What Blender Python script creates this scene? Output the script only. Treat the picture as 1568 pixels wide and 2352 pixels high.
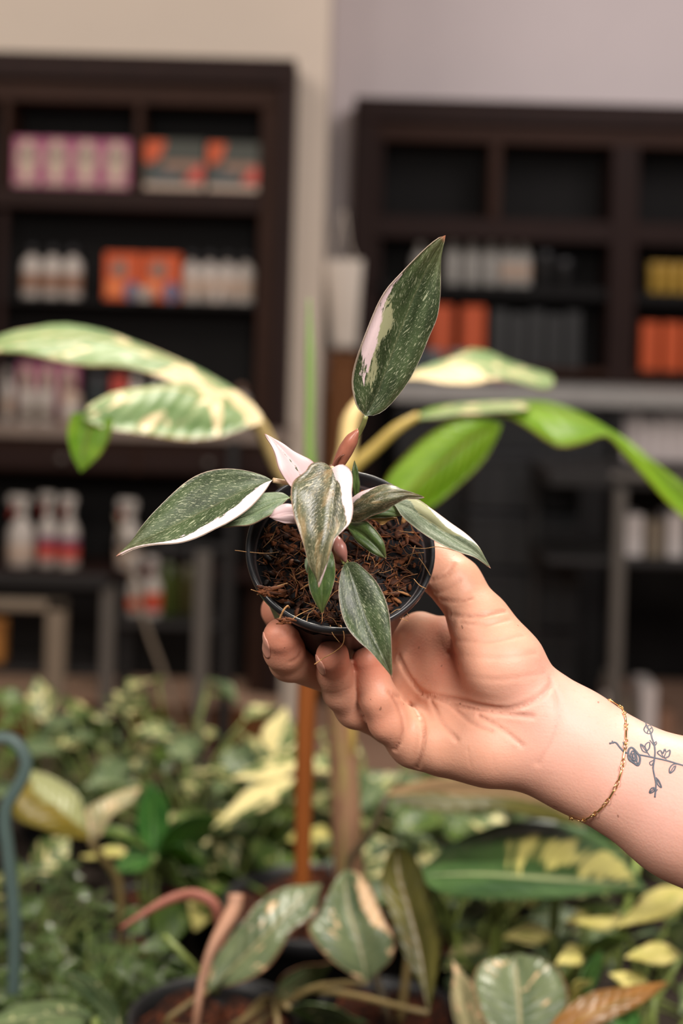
import bpy, math, random
import numpy as np
from mathutils import Vector, Matrix, Euler

sc = bpy.context.scene
for _o in list(bpy.data.objects):
    bpy.data.objects.remove(_o)
C = sc.collection
random.seed(11)
rng = np.random.default_rng(5)

# ------------------------------------------------------------------ camera
FPX = 50.0 / 36.0 * 2352          # 50 mm lens on a full-frame portrait sensor, in photo pixels
HOR = 750.0                       # eye level row in the photograph
ROLL = math.radians(1.6)
EYE = np.array([0.0, 0.0, 1.5])
CR = np.array([math.cos(ROLL), 0.0, math.sin(ROLL)])
CU = np.array([-math.sin(ROLL), 0.0, math.cos(ROLL)])
CF = np.array([0.0, 1.0, 0.0])
cam_data = bpy.data.cameras.new('camera')
cam = bpy.data.objects.new('camera', cam_data)
C.objects.link(cam)
cam.matrix_world = Matrix(((CR[0], CU[0], 0, EYE[0]), (CR[1], CU[1], -1, EYE[1]), (CR[2], CU[2], 0, EYE[2]), (0, 0, 0, 1)))
cam_data.sensor_fit = 'VERTICAL'
cam_data.sensor_height = 36.0
cam_data.sensor_width = 24.0
cam_data.lens = 50.0
cam_data.shift_y = -(1176.0 - HOR) / 2352.0
cam_data.clip_start = 0.02
cam_data.clip_end = 60
cam_data.dof.use_dof = True
cam_data.dof.focus_distance = 0.585
cam_data.dof.aperture_fstop = 5.6
cam_data.dof.aperture_blades = 9
sc.camera = cam

# ------------------------------------------------------------------ world, lamps, exposure
world = bpy.data.worlds.new('world')
sc.world = world
world.use_nodes = True
world.node_tree.nodes['Background'].inputs[0].default_value = (1.0, 0.93, 0.86, 1)
world.node_tree.nodes['Background'].inputs[1].default_value = 0.085
sc.view_settings.view_transform = 'Standard'
sc.view_settings.look = 'None'
sc.view_settings.gamma = 1.0
sc.view_settings.use_curve_mapping = False
sc.view_settings.exposure = 0.22
sc.cycles.use_denoising = True
sc.cycles.max_bounces = 8
sc.cycles.sample_clamp_indirect = 6.0

def area_lamp(name, loc, target, sx, sy, watts, col):
    ld = bpy.data.lights.new(name, 'AREA')
    ld.shape = 'RECTANGLE'
    ld.size, ld.size_y = sx, sy
    ld.energy = watts
    ld.color = col
    o = bpy.data.objects.new(name, ld)
    C.objects.link(o)
    o.location = loc
    o.rotation_euler = (Vector(target) - Vector(loc)).to_track_quat('-Z', 'Y').to_euler()
    return o

# unseen overhead area lights: key behind the photographer, then fill, bench and shelf lights
area_lamp('unseen_overhead_light', (0.65, -0.90, 2.7), (0.05, 0.7, 1.3), 0.9, 0.8, 61, (1.0, 0.935, 0.88))
area_lamp('unseen_overhead_light', (-1.2, -0.45, 2.7), (-0.05, 0.75, 1.25), 0.5, 0.5, 26, (1.0, 0.92, 0.84))  # added fill for the left side of the fingers
area_lamp('unseen_overhead_light', (0.3, 1.9, 3.2), (0.1, 1.4, 0.9), 0.30, 0.30, 58, (1.0, 0.92, 0.80))  # added above the bench to put glints on the leaf tops
area_lamp('unseen_overhead_light', (-1.6, 3.2, 3.3), (-1.2, 5.0, 1.7), 1.2, 1.2, 23, (1.0, 0.90, 0.82))
area_lamp('unseen_overhead_light', (1.6, 3.8, 3.3), (1.4, 6.0, 1.7), 1.2, 1.2, 28, (1.0, 0.92, 0.91))

# ------------------------------------------------------------------ helpers
def P(px, py, d):
    """point that the photo shows at pixel (px, py), standing d metres in front of the lens"""
    px, py, d = np.asarray(px, float), np.asarray(py, float), np.asarray(d, float)
    x = (px - 784.0) / FPX * d
    z = (HOR - py) / FPX * d
    return EYE + x[..., None] * CR + z[..., None] * CU + d[..., None] * CF

def PP(pts):
    a = np.array(pts, float)
    return P(a[:, 0], a[:, 1], a[:, 2])

def P1(px, py, d):
    return P(np.float64(px), np.float64(py), np.float64(d))

def spline(pts, n):
    """resample a polyline smoothly (Catmull-Rom over chord length)"""
    p = np.asarray(pts, float)
    if len(p) == 2:
        t = np.linspace(0, 1, n)[:, None]
        return p[0] * (1 - t) + p[1] * t
    seg = np.linalg.norm(np.diff(p, axis=0), axis=1)
    s = np.concatenate([[0], np.cumsum(np.maximum(seg, 1e-9))])
    m = np.zeros_like(p)
    m[1:-1] = (p[2:] - p[:-2]) / (s[2:] - s[:-2])[:, None]
    m[0] = (p[1] - p[0]) / (s[1] - s[0])
    m[-1] = (p[-1] - p[-2]) / (s[-1] - s[-2])
    t = np.linspace(0, s[-1], n)
    i = np.clip(np.searchsorted(s, t, side='right') - 1, 0, len(p) - 2)
    h = (s[i + 1] - s[i])
    w = ((t - s[i]) / h)[:, None]
    h = h[:, None]
    return ((2*w**3 - 3*w**2 + 1) * p[i] + (w**3 - 2*w**2 + w) * h * m[i]
            + (-2*w**3 + 3*w**2) * p[i + 1] + (w**3 - w**2) * h * m[i + 1])

ORG = {}
def empty(name, loc, label=None, cat=None, group=None):
    o = bpy.data.objects.new(name, None)
    C.objects.link(o)
    o.location = Vector([float(v) for v in loc])
    o.empty_display_size = 0.02
    ORG[o.name] = np.array([float(v) for v in loc])
    if label:
        o['label'] = label
    if cat:
        o['category'] = cat
    if group:
        o['group'] = group
    return o

def tag(o, label, cat, group=None):
    o['label'] = label
    o['category'] = cat
    if group:
        o['group'] = group
    return o

def mesh_data(name, verts, faces, mat, smooth=True, attrs=None):
    me = bpy.data.meshes.new(name)
    me.from_pydata([tuple(map(float, v)) for v in verts], [], [tuple(int(i) for i in f) for f in faces])
    if smooth:
        me.polygons.foreach_set('use_smooth', [True] * len(me.polygons))
    if mat is not None:
        me.materials.append(mat)
    for k, a in (attrs or {}).items():
        at = me.attributes.new(k, 'FLOAT', 'POINT')
        at.data.foreach_set('value', np.asarray(a, np.float32))
    me.update()
    return me

def mk(name, verts, faces, mat, parent=None, smooth=True, attrs=None, origin=None):
    """link ONE mesh object; verts are world coordinates"""
    v = np.asarray(verts, float)
    po = ORG.get(parent.name, np.zeros(3)) if parent is not None else np.zeros(3)
    if origin is None:
        origin = po if parent is not None else np.array([v[:, 0].mean(), v[:, 1].mean(), v[:, 2].min()])
    o = bpy.data.objects.new(name, mesh_data(name, v - origin, faces, mat, smooth, attrs))
    C.objects.link(o)
    if parent is not None:
        o.parent = parent
    o.location = Vector([float(q) for q in (origin - po)])
    ORG[o.name] = np.asarray(origin, float)
    return o

def frames(p):
    """tangents and a steady normal along a polyline"""
    t = np.gradient(p, axis=0)
    t /= np.linalg.norm(t, axis=1)[:, None] + 1e-12
    n = np.zeros_like(p)
    a = np.array([0.3, -0.9, 0.3])
    if abs(t[0] @ a) > 0.9:
        a = np.array([1.0, 0, 0])
    v = a - t[0] * (a @ t[0])
    for i in range(len(p)):
        v = v - t[i] * (v @ t[i])
        v /= np.linalg.norm(v) + 1e-12
        n[i] = v
    return t, n, np.cross(t, n)

def tube_geo(pts, radii, sides=8, n=None, flat=1.0):
    p = spline(pts, n) if n else np.asarray(pts, float)
    r = np.interp(np.linspace(0, 1, len(p)), np.linspace(0, 1, len(radii)), radii) if hasattr(radii, '__len__') else np.full(len(p), radii)
    t, a, b = frames(p)
    ang = np.linspace(0, 2 * math.pi, sides, endpoint=False)
    v = (p[:, None, :] + r[:, None, None] * (np.cos(ang)[None, :, None] * a[:, None, :] + flat * np.sin(ang)[None, :, None] * b[:, None, :])).reshape(-1, 3)
    f = []
    for i in range(len(p) - 1):
        for j in range(sides):
            k = (j + 1) % sides
            f.append((i*sides + j, i*sides + k, (i+1)*sides + k, (i+1)*sides + j))
    f.append(tuple(range(sides - 1, -1, -1)))
    f.append(tuple((len(p)-1)*sides + j for j in range(sides)))
    return v, f

class Geo:
    """collects shapes that belong to ONE part"""
    def __init__(self):
        self.v, self.f, self.a = [], [], []
        self.n = 0
    def add(self, v, f, a=0.0):
        v = np.asarray(v, float)
        self.f += [tuple(i + self.n for i in q) for q in f]
        self.v.append(v)
        self.a.append(np.full(len(v), a))
        self.n += len(v)
        return self
    def tube(self, pts, r, sides=8, n=None, a=0.0, flat=1.0):
        return self.add(*tube_geo(pts, r, sides, n, flat), a)
    def box(self, lo, hi, bev=0.0, a=0.0):
        return self.add(*box_geo(lo, hi, bev), a)
    def lathe(self, prof, org, ax=(0, 0, 1), sides=32, a=0.0):
        return self.add(*lathe_geo(prof, org, ax, sides), a)
    def mk(self, name, mat, parent=None, smooth=True, origin=None, attr=None):
        return mk(name, np.concatenate(self.v), self.f, mat, parent, smooth, {attr: np.concatenate(self.a)} if attr else None, origin)

def box_geo(lo, hi, bev=0.0):
    lo, hi = np.minimum(lo, hi), np.maximum(lo, hi)
    b = min(bev, 0.45 * float(np.min(hi - lo)))
    if b <= 0:
        v = [(x, y, z) for x in (lo[0], hi[0]) for y in (lo[1], hi[1]) for z in (lo[2], hi[2])]
        return np.array(v), [(0, 1, 3, 2), (4, 6, 7, 5), (0, 4, 5, 1), (2, 3, 7, 6), (0, 2, 6, 4), (1, 5, 7, 3)]
    v, idx = [], {}
    for c in range(8):
        s = [(c >> 2) & 1, (c >> 1) & 1, c & 1]
        for ax in range(3):
            q = []
            for k in range(3):
                e = lo[k] if s[k] == 0 else hi[k]
                if k != ax:
                    e = e + b if s[k] == 0 else e - b
                q.append(e)
            idx[(c, ax)] = len(v)
            v.append(q)
    f = []
    for ax in range(3):
        o = [k for k in range(3) if k != ax]
        for sd in (0, 1):
            cs = []
            for (p, q) in ((0, 0), (1, 0), (1, 1), (0, 1)):
                s = [0, 0, 0]
                s[ax] = sd
                s[o[0]] = p
                s[o[1]] = q
                cs.append(idx[(s[0]*4 + s[1]*2 + s[2], ax)])
            flip = (sd == 0) != (ax == 1)
            f.append(tuple(cs[::-1]) if flip else tuple(cs))
    for ax in range(3):
        o = [k for k in range(3) if k != ax]
        for p in (0, 1):
            for q in (0, 1):
                s0, s1 = [0, 0, 0], [0, 0, 0]
                s0[o[0]] = s1[o[0]] = p
                s0[o[1]] = s1[o[1]] = q
                s1[ax] = 1
                c0 = s0[0]*4 + s0[1]*2 + s0[2]
                c1 = s1[0]*4 + s1[1]*2 + s1[2]
                f.append((idx[(c0, o[0])], idx[(c1, o[0])], idx[(c1, o[1])], idx[(c0, o[1])]))
    for c in range(8):
        f.append((idx[(c, 0)], idx[(c, 1)], idx[(c, 2)]))
    return np.array(v), f

def lathe_geo(prof, org, ax=(0, 0, 1), sides=32):
    """profile [(radius, height)] spun about an axis"""
    ax = np.asarray(ax, float)
    ax = ax / np.linalg.norm(ax)
    h = np.array([1.0, 0, 0]) if abs(ax[0]) < 0.8 else np.array([0, 1.0, 0])
    e1 = h - ax * (h @ ax)
    e1 /= np.linalg.norm(e1)
    e2 = np.cross(ax, e1)
    ang = np.linspace(0, 2 * math.pi, sides, endpoint=False)
    ring = np.cos(ang)[:, None] * e1 + np.sin(ang)[:, None] * e2
    v = np.concatenate([np.asarray(org, float) + r * ring + z * ax for r, z in prof])
    f = []
    for i in range(len(prof) - 1):
        for j in range(sides):
            k = (j + 1) % sides
            f.append((i*sides + j, i*sides + k, (i+1)*sides + k, (i+1)*sides + j))
    f.append(tuple(range(sides - 1, -1, -1)))
    f.append(tuple((len(prof)-1)*sides + j for j in range(sides)))
    return v, f

# ------------------------------------------------------------------ materials
class G:
    def __init__(self, name):
        self.m = bpy.data.materials.new(name)
        self.m.use_nodes = True
        self.t = self.m.node_tree
        self.b = self.t.nodes['Principled BSDF']
        self.out = self.t.nodes['Material Output']
    def put(self, sock, v):
        if isinstance(v, bpy.types.NodeSocket):
            self.t.links.new(v, sock)
        elif isinstance(v, (tuple, list)):
            sock.default_value = tuple(v) + ((1.0,) if len(v) == 3 and sock.type == 'RGBA' else ())
        else:
            sock.default_value = v
    def node(self, typ, ins=None, **props):
        n = self.t.nodes.new(typ)
        for k, v in props.items():
            setattr(n, k, v)
        for k, v in (ins or {}).items():
            self.put(n.inputs[k], v)
        return n
    def M(self, op, a, b=None, c=None):
        n = self.node('ShaderNodeMath', operation=op)
        for i, v in enumerate((a, b, c)):
            if v is not None:
                self.put(n.inputs[i], v)
        return n.outputs[0]
    def mix(self, f, a, b):
        n = self.node('ShaderNodeMix', data_type='RGBA')
        self.put(n.inputs[0], f)
        self.put(n.inputs[6], a)
        self.put(n.inputs[7], b)
        return n.outputs[2]
    def vec(self, x, y, z=0.0):
        return self.node('ShaderNodeCombineXYZ', {0: x, 1: y, 2: z}).outputs[0]
    def noise(self, vec=None, scale=5.0, detail=2.0, rough=0.5, color=False):
        n = self.node('ShaderNodeTexNoise', {'Scale': scale, 'Detail': detail, 'Roughness': rough})
        if vec is not None:
            self.put(n.inputs['Vector'], vec)
        return n.outputs[1 if color else 0]
    def voronoi(self, vec=None, scale=5.0, feature='F1'):
        n = self.node('ShaderNodeTexVoronoi', {'Scale': scale}, feature=feature)
        if vec is not None:
            self.put(n.inputs['Vector'], vec)
        return n
    def smooth(self, x, lo, hi):
        return self.node('ShaderNodeMapRange', {0: x, 1: lo, 2: hi, 3: 0.0, 4: 1.0}, interpolation_type='SMOOTHSTEP').outputs[0]
    def ramp(self, f, stops):
        n = self.node('ShaderNodeValToRGB', {0: f})
        el = n.color_ramp.elements
        while len(el) < len(stops):
            el.new(0.5)
        for e, (p, c) in zip(el, stops):
            e.position = p
            e.color = tuple(c) + (1.0,)
        return n.outputs[0]
    def attr(self, name):
        return self.node('ShaderNodeAttribute', attribute_name=name).outputs['Fac']
    def obj(self):
        return self.node('ShaderNodeTexCoord').outputs['Object']
    def rand(self):
        return self.node('ShaderNodeObjectInfo').outputs['Random']
    def bump(self, h, strength=0.3, dist=0.001):
        n = self.node('ShaderNodeBump', {'Strength': strength, 'Distance': dist, 'Height': h})
        self.put(self.b.inputs['Normal'], n.outputs[0])
        return n.outputs[0]
    def fin(self, col, rough=0.5, metal=0.0, spec=0.5, **kw):
        self.put(self.b.inputs['Base Color'], col)
        self.put(self.b.inputs['Roughness'], rough)
        self.put(self.b.inputs['Metallic'], metal)
        self.put(self.b.inputs['Specular IOR Level'], spec)
        for k, v in kw.items():
            self.put(self.b.inputs[k], v)
        return self.m
    def translucent(self, col, amount):
        """thin leaf: part of the light passes through"""
        tr = self.node('ShaderNodeBsdfTranslucent', {0: col})
        mx = self.node('ShaderNodeMixShader', {0: amount, 1: self.b.outputs[0], 2: tr.outputs[0]})
        self.t.links.new(mx.outputs[0], self.out.inputs[0])

def s2l(r, g, b):
    return tuple(((c / 255.0) / 12.92 if c / 255.0 <= 0.04045 else ((c / 255.0 + 0.055) / 1.055) ** 2.4) for c in (r, g, b))

def plain(name, col, rough=0.5, metal=0.0, var=0.12, scale=30.0, bump=0.0, spec=0.5):
    g = G(name)
    n = g.noise(g.obj(), scale, 3.0, 0.55)
    dark = tuple(c * (1 - var) for c in col)
    lite = tuple(min(1, c * (1 + var)) for c in col)
    if bump:
        g.bump(n, bump, 0.002)
    return g.fin(g.mix(n, dark, lite), rough, metal, spec)
# ------------------------------------------------------------------ pot held in the hand
POT_C = P1(782, 1256, 0.600)                       # middle of the rim
POT_N = 0.664 * (0.05 * CR + CU) - 0.748 * CF        # the pot is tipped towards the lens
POT_N = POT_N / np.linalg.norm(POT_N)
POT_E = CR - POT_N * (CR @ POT_N)
POT_E /= np.linalg.norm(POT_E)
POT_F = np.cross(POT_N, POT_E)                     # radial direction, away from the viewer's side
POT_H = 0.060
R_TOP, R_BOT = 0.0370, 0.0252

def pot_sd(p, with_lip=True):
    q = p - POT_C
    t = -(q @ POT_N)
    rad = np.linalg.norm(q + t[..., None] * POT_N, axis=-1)
    rr = R_TOP + (R_BOT - R_TOP) * np.clip(t, 0, POT_H) / POT_H
    side = (rad - rr) * 0.985
    d = np.maximum(side, np.maximum(t - POT_H, -t))
    if not with_lip:
        return side
    lip = np.maximum(rad - 0.0400, np.maximum(t - 0.0045, -t))
    return np.minimum(d, lip)

g = G('black_plastic')
_n = g.noise(g.obj(), 60.0, 3.0, 0.6)
black_plastic = g.fin(g.mix(_n, (0.012, 0.013, 0.015), (0.022, 0.022, 0.025)), g.ramp(_n, [(0.3, (0.24,)*3), (0.8, (0.42,)*3)]), 0, 0.5)
g = G('pot_wall_plastic')
_n = g.noise(g.obj(), 90.0, 4.0, 0.65)
_s = g.smooth(g.noise(g.obj(), 420.0, 2.0), 0.66, 0.76)
pot_wall_mat = g.fin(g.mix(_s, g.mix(_n, (0.022, 0.015, 0.015), (0.040, 0.027, 0.026)), (0.12, 0.09, 0.08)), 0.34, 0, 0.5)

plant = empty('potted_philodendron', POT_C - POT_N * POT_H, 'small pink and green variegated philodendron in a black pot held up in the hand', 'potted plant')
_prof = [(0.0, POT_H - 0.002), (R_BOT - 0.002, POT_H - 0.002), (R_BOT, POT_H), (R_BOT + 0.0006, POT_H - 0.0015)]
# outside wall up to under the lip, then down the inside
_w = [(R_BOT, -POT_H), (R_BOT + 0.0008, -POT_H + 0.001)]
for k in range(9):
    f = k / 8
    _w.append((R_BOT + 0.0008 + (R_TOP - R_BOT - 0.0008) * f, -POT_H + 0.001 + (POT_H - 0.0065) * f))
_w += [(R_TOP - 0.0011, -0.0055)]
for k in range(5):
    f = k / 4
    _w.append((R_TOP - 0.0012 + (R_BOT - R_TOP) * f * 0.9, -0.0055 - f * (POT_H - 0.010)))
pot_body = Geo().lathe(_w, POT_C, POT_N, 72).mk('pot', pot_wall_mat, plant)
_l = [(R_TOP - 0.0014, -0.0062), (R_TOP + 0.0001, -0.0062), (R_TOP + 0.0006, -0.0052), (0.0392, -0.0046), (0.0398, -0.0038), (0.0400, -0.0022), (0.0400, -0.0008),
      (0.0397, 0.0), (0.0391, 0.0004), (0.0384, 0.0002), (0.0380, -0.0008), (0.0374, -0.0030), (0.0366, -0.0060), (0.0361, -0.0100), (0.0358, -0.0125), (0.0354, -0.0125), (R_TOP - 0.0014, -0.0062)]
Geo().lathe(_l, POT_C, POT_N, 96).mk('rim', black_plastic, pot_body)
# ------------------------------------------------------------------ the shop behind: walls, floor, shelf units
YL, YR = 5.00, 5.95              # fronts of the two shelf units
def xz(px, py, Y):
    p = P1(px, py, Y)
    return float(p[0]), float(p[2])

def wood(name, c1, c2, rough=0.42):
    g = G(name)
    o = g.obj()
    st = g.node('ShaderNodeMapping', {'Vector': o, 'Scale': (9.0, 9.0, 1.2)}).outputs[0]
    n = g.noise(st, 4.0, 5.0, 0.65)
    g.bump(n, 0.15, 0.002)
    return g.fin(g.mix(n, c1, c2), rough, 0, 0.15)
wood_dark = wood('dark_stained_wood', s2l(28, 17, 15), s2l(46, 28, 24), 0.6)
wood_warm = wood('warm_stained_wood', s2l(38, 22, 15), s2l(58, 35, 25), 0.6)
wood_back = wood('blackened_back_board', s2l(18, 17, 17), s2l(30, 28, 28), 0.7)
wood_mid = wood('brown_wood', s2l(96, 60, 34), s2l(130, 84, 48), 0.5)
paint_warm = plain('wall_paint_warm', s2l(214, 198, 182), 0.85, 0, 0.03, 6, 0.05)
paint_cool = plain('wall_paint_cool', s2l(214, 202, 202), 0.85, 0, 0.03, 6, 0.05)
steel = plain('grey_steel', s2l(96, 91, 86), 0.55, 0.3, 0.15, 20)
steel_dark = plain('dark_steel', s2l(28, 26, 26), 0.6, 0.2, 0.2, 20)
steel_tan = plain('tan_painted_steel', s2l(128, 114, 98), 0.55, 0.1, 0.12, 20)
stone_grey = plain('grey_stone', s2l(150, 146, 142), 0.4, 0, 0.25, 25)
black_matte = plain('black_board', s2l(20, 20, 22), 0.7, 0, 0.2, 10)
g = G('floor_tile_clay')
_o = g.obj()
_n = g.noise(_o, 8.0, 4.0, 0.6)
floor_mat = g.fin(g.mix(_n, s2l(150, 116, 96), s2l(176, 142, 120)), 0.6, 0, 0.4)
grout_mat = plain('floor_grout', s2l(96, 78, 66), 0.9, 0, 0.15, 40)

def struct(o):
    o['kind'] = 'structure'
    return o
xe, _ = xz(748, 400, 5.25)
struct(Geo().box((-4.2, 5.25, 0), (xe, 6.4, 3.6)).mk('wall_left', paint_warm, None, False))
struct(Geo().box((xe - 0.05, 6.24, 0), (4.6, 6.4, 3.6)).mk('wall_right', paint_cool, None, False))
fl = struct(Geo().box((-4.2, -1.0, -0.06), (4.6, 6.3, -0.004)).mk('floor', grout_mat, None, False))
_te = Geo().box((-0.295, -0.295, 0), (0.295, 0.295, 0.012), 0.004)
tile_me = mesh_data('floor_tile', np.concatenate(_te.v), _te.f, floor_mat, False)
for i in range(14):
    for j in range(7):
        t = bpy.data.objects.new('floor_tile', tile_me)
        C.objects.link(t)
        t.parent = fl
        t.location = Vector((-4.0 + 0.6 * i, 2.3 + 0.6 * j, -0.012)) - fl.location

def bx(name, x0, x1, y0, y1, z0, z1, mat, parent=None, bev=0.004):
    return Geo().box((x0, y0, z0), (x1, y1, z1), bev).mk(name, mat, parent, False)

# ---- left unit
_, zt = xz(345, 126, YL)
xr, _ = xz(668, 560, YL)
xl = -1.62
zb = 0.0
def lx(px, py=560): return xz(px, py, YL)[0]
def lz(px, py): return xz(px, py, YL)[1]
LU = empty('shelf_unit', (0.5 * (xl + xr), YL + 0.12, 0), 'dark brown shelf unit holding pink cartons and orange packs, left of the white wall corner', 'shelf unit')
xi = lx(592)                       # inner edge of the right stile
zh = lz(450, 240)                  # underside of the header
bx('crown', xl, xr, YL, YL + 0.245, lz(345, 186), zt, wood_dark, LU)
bx('header', xl, xr - 0.02, YL + 0.03, YL + 0.24, zh, lz(345, 186), wood_warm, LU)
bx('side_panel', xi + 0.06, xr, YL, YL + 0.245, 0, lz(345, 186), wood_dark, LU)
bx('side_trim', xi, xi + 0.06, YL + 0.025, YL + 0.24, 0, zh, wood_warm, LU)
bx('side_panel', xl, xl + 0.10, YL, YL + 0.245, 0, lz(345, 186), wood_dark, LU)
bx('back_panel', xl, xr, YL + 0.23, YL + 0.248, 0, zh, wood_back, LU)
zs1 = lz(300, 434)
bx('shelf', xl + 0.09, xi + 0.002, YL + 0.005, YL + 0.235, lz(300, 482), zs1, wood_dark, LU)
for px in (310, 4):
    bx('divider', lx(px) - 0.014, lx(px) + 0.014, YL + 0.01, YL + 0.235, zs1, zh, wood_warm, LU)
bx('mullion', lx(4) - 0.016, lx(4) + 0.016, YL + 0.004, YL + 0.03, 0.98, lz(4, 482), wood_dark, LU)
zs2 = lz(300, 690)
bx('shelf', xl + 0.09, xi + 0.002, YL + 0.03, YL + 0.235, zs2 - 0.02, zs2, wood_back, LU)
zs3 = lz(300, 978)
bx('counter_top', xl, xr + 0.02, YL - 0.12, YL + 0.23, zs3 - 0.04, zs3, plain('counter_beige', s2l(128, 112, 102), 0.45, 0, 0.2, 20), LU)
bx('counter_apron', xl, xr + 0.01, YL - 0.09, YL - 0.05, zs3 - 0.16, zs3 - 0.045, wood_warm, LU)
bx('counter_drawer', xl + 0.02, lx(330), YL - 0.105, YL - 0.085, zs3 - 0.15, zs3 - 0.075, wood_dark, LU)
bx('counter_drawer', lx(345), xr - 0.02, YL - 0.105, YL - 0.085, zs3 - 0.15, zs3 - 0.075, wood_dark, LU)
for _dw, _px in zip([o for o in LU.children if o.name.startswith('counter_drawer')], (170, 500)):
    Geo().lathe([(.006, 0), (.006, .012), (.013, .016), (.013, .022), (.008, .026)], (lx(_px), YL - 0.105, zs3 - 0.112), (0, -1, 0), 14).mk('knob', steel, _dw)
zs4 = lz(200, 1300)
bx('shelf', xl, xr, YL - 0.06, YL + 0.23, zs4 - 0.03, zs4, wood_dark, LU)
zs5 = lz(300, 1590)
bx('shelf', xl, xr, YL - 0.06, YL + 0.23, zs5 - 0.03, zs5, plain('lower_shelf_tan', s2l(176, 142, 118), 0.6, 0, 0.15, 12), LU)
bx('base_panel', xl, xr, YL - 0.03, YL + 0.0, 0.02, zs5 - 0.032, wood_mid, LU)

# ---- right unit
def rx(px, py=600): return xz(px, py, YR)[0]
def rz(px, py): return xz(px, py, YR)[1]
RU = empty('shelf_unit', (1.1, YR + 0.12, 0), 'dark brown shelf unit with empty top compartments, right of the white wall corner', 'shelf unit')
X0, X1 = rx(808, 500), 2.05
ZT, ZH = rz(1180, 232), rz(1180, 328)
bx('crown', X0, X1, YR, YR + 0.28, rz(1180, 286), ZT, wood_dark, RU)
bx('header', X0 + 0.02, X1, YR + 0.03, YR + 0.28, ZH, rz(1180, 286), wood_warm, RU)
bx('side_panel', X0, X0 + 0.10, YR, YR + 0.28, 0, rz(1180, 286), wood_dark, RU)
bx('side_trim', X0 + 0.10, rx(876), YR + 0.03, YR + 0.27, 0, ZH, wood_dark, RU)
bx('side_panel', X1 - 0.09, X1, YR, YR + 0.28, 0, rz(1180, 286), wood_dark, RU)
bx('back_panel', X0, X1, YR + 0.262, YR + 0.283, 0, ZH, wood_back, RU)
rs1 = rz(1130, 500)
bx('shelf', X0 + 0.09, X1 - 0.08, YR + 0.004, YR + 0.27, rz(1130, 552), rs1, wood_dark, RU)
bx('divider', rx(1120), rx(1148), YR + 0.02, YR + 0.27, rs1, ZH, wood_warm, RU)
bx('centre_post', rx(1400), rx(1462), YR - 0.004, YR + 0.27, 0.6, ZH, wood_dark, RU)
bx('divider', rx(1690), rx(1718), YR + 0.02, YR + 0.27, rs1, ZH, wood_warm, RU)
rs2 = rz(1130, 655)
bx('shelf', X0 + 0.09, rx(1400), YR + 0.03, YR + 0.27, rs2 - 0.05, rs2, wood_back, RU)
rs2b = rz(1520, 672)
bx('shelf', rx(1462), X1 - 0.08, YR + 0.03, YR + 0.27, rs2b - 0.05, rs2b, wood_back, RU)
rs3 = rz(1250, 846)
bx('shelf', X0 + 0.09, X1 - 0.08, YR + 0.0, YR + 0.27, rs3 - 0.035, rs3, wood_warm, RU)
rs4 = rz(1250, 878)
CT = empty('shop_counter', (1.25, YR - 0.12, 0), 'grey stone topped counter in front of the right shelf unit', 'counter')
bx('counter_top', rx(900), X1 + 0.2, YR - 0.42, YR - 0.01, rs4 - 0.075, rs4, stone_grey, CT)
bx('counter_body', rx(915), rx(1370), YR - 0.36, YR - 0.03, 0.0, rs4 - 0.08, black_matte, CT)
for k in range(4):
    a_, b_ = rx(915) + (rx(1370) - rx(915)) * k / 4, rx(915) + (rx(1370) - rx(915)) * (k + 1) / 4
    bx('door', a_ + 0.006, b_ - 0.006, YR - 0.38, YR - 0.362, 0.10, rs4 - 0.26, black_matte, CT)
rs5 = rz(1480, 1062)
bx('shelf', rx(1372), X1 + 0.2, YR - 0.40, YR - 0.03, rs5 - 0.03, rs5, steel_dark, CT)
bx('counter_leg', X1 + 0.15, X1 + 0.2, YR - 0.40, YR - 0.35, 0, rs4 - 0.08, steel_dark, CT)
bx('counter_leg', rx(1376), rx(1400), YR - 0.40, YR - 0.35, 0, rs4 - 0.08, steel_dark, CT)

# ------------------------------------------------------------------ goods on the shelves
def carton(px0, px1, zf, ht_px, Y, mat, label, group, deco=None, depth=0.09, name='carton', cat='box'):
    x0, x1 = xz(px0, 600, Y)[0], xz(px1, 600, Y)[0]
    h = ht_px / FPX * Y
    t = empty(name, ((x0 + x1) / 2, Y + depth / 2, zf), label, cat, group)
    body = Geo().box((x0 + .003, Y, zf + .0005), (x1 - .003, Y + depth, zf + h), 0.003).mk('box_body', mat, t, False)
    if deco:
        deco(body, x0 + .003, x1 - .003, zf, h, Y)
    return t
def oval(t, name, cx, cz, rx_, rz_, Y, mat, n=20, th=0.0016):
    g = Geo()
    a = np.linspace(0, 2 * math.pi, n, endpoint=False)
    f = np.stack([cx + rx_ * np.cos(a), np.full(n, Y - th), cz + rz_ * np.sin(a)], 1)
    b = f + np.array([0, th + 0.0005, 0])
    g.add(np.concatenate([f, b]), [tuple(range(n))[::-1][::-1]] + [(i, i + n, (i + 1) % n + n, (i + 1) % n) for i in range(n)])
    return g.mk(name, mat, t, False)
def patch(t, name, x0, x1, z0, z1, Y, mat):
    return Geo().box((x0, Y - 0.0016, z0), (x1, Y + 0.0003, z1)).mk(name, mat, t, False)

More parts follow.
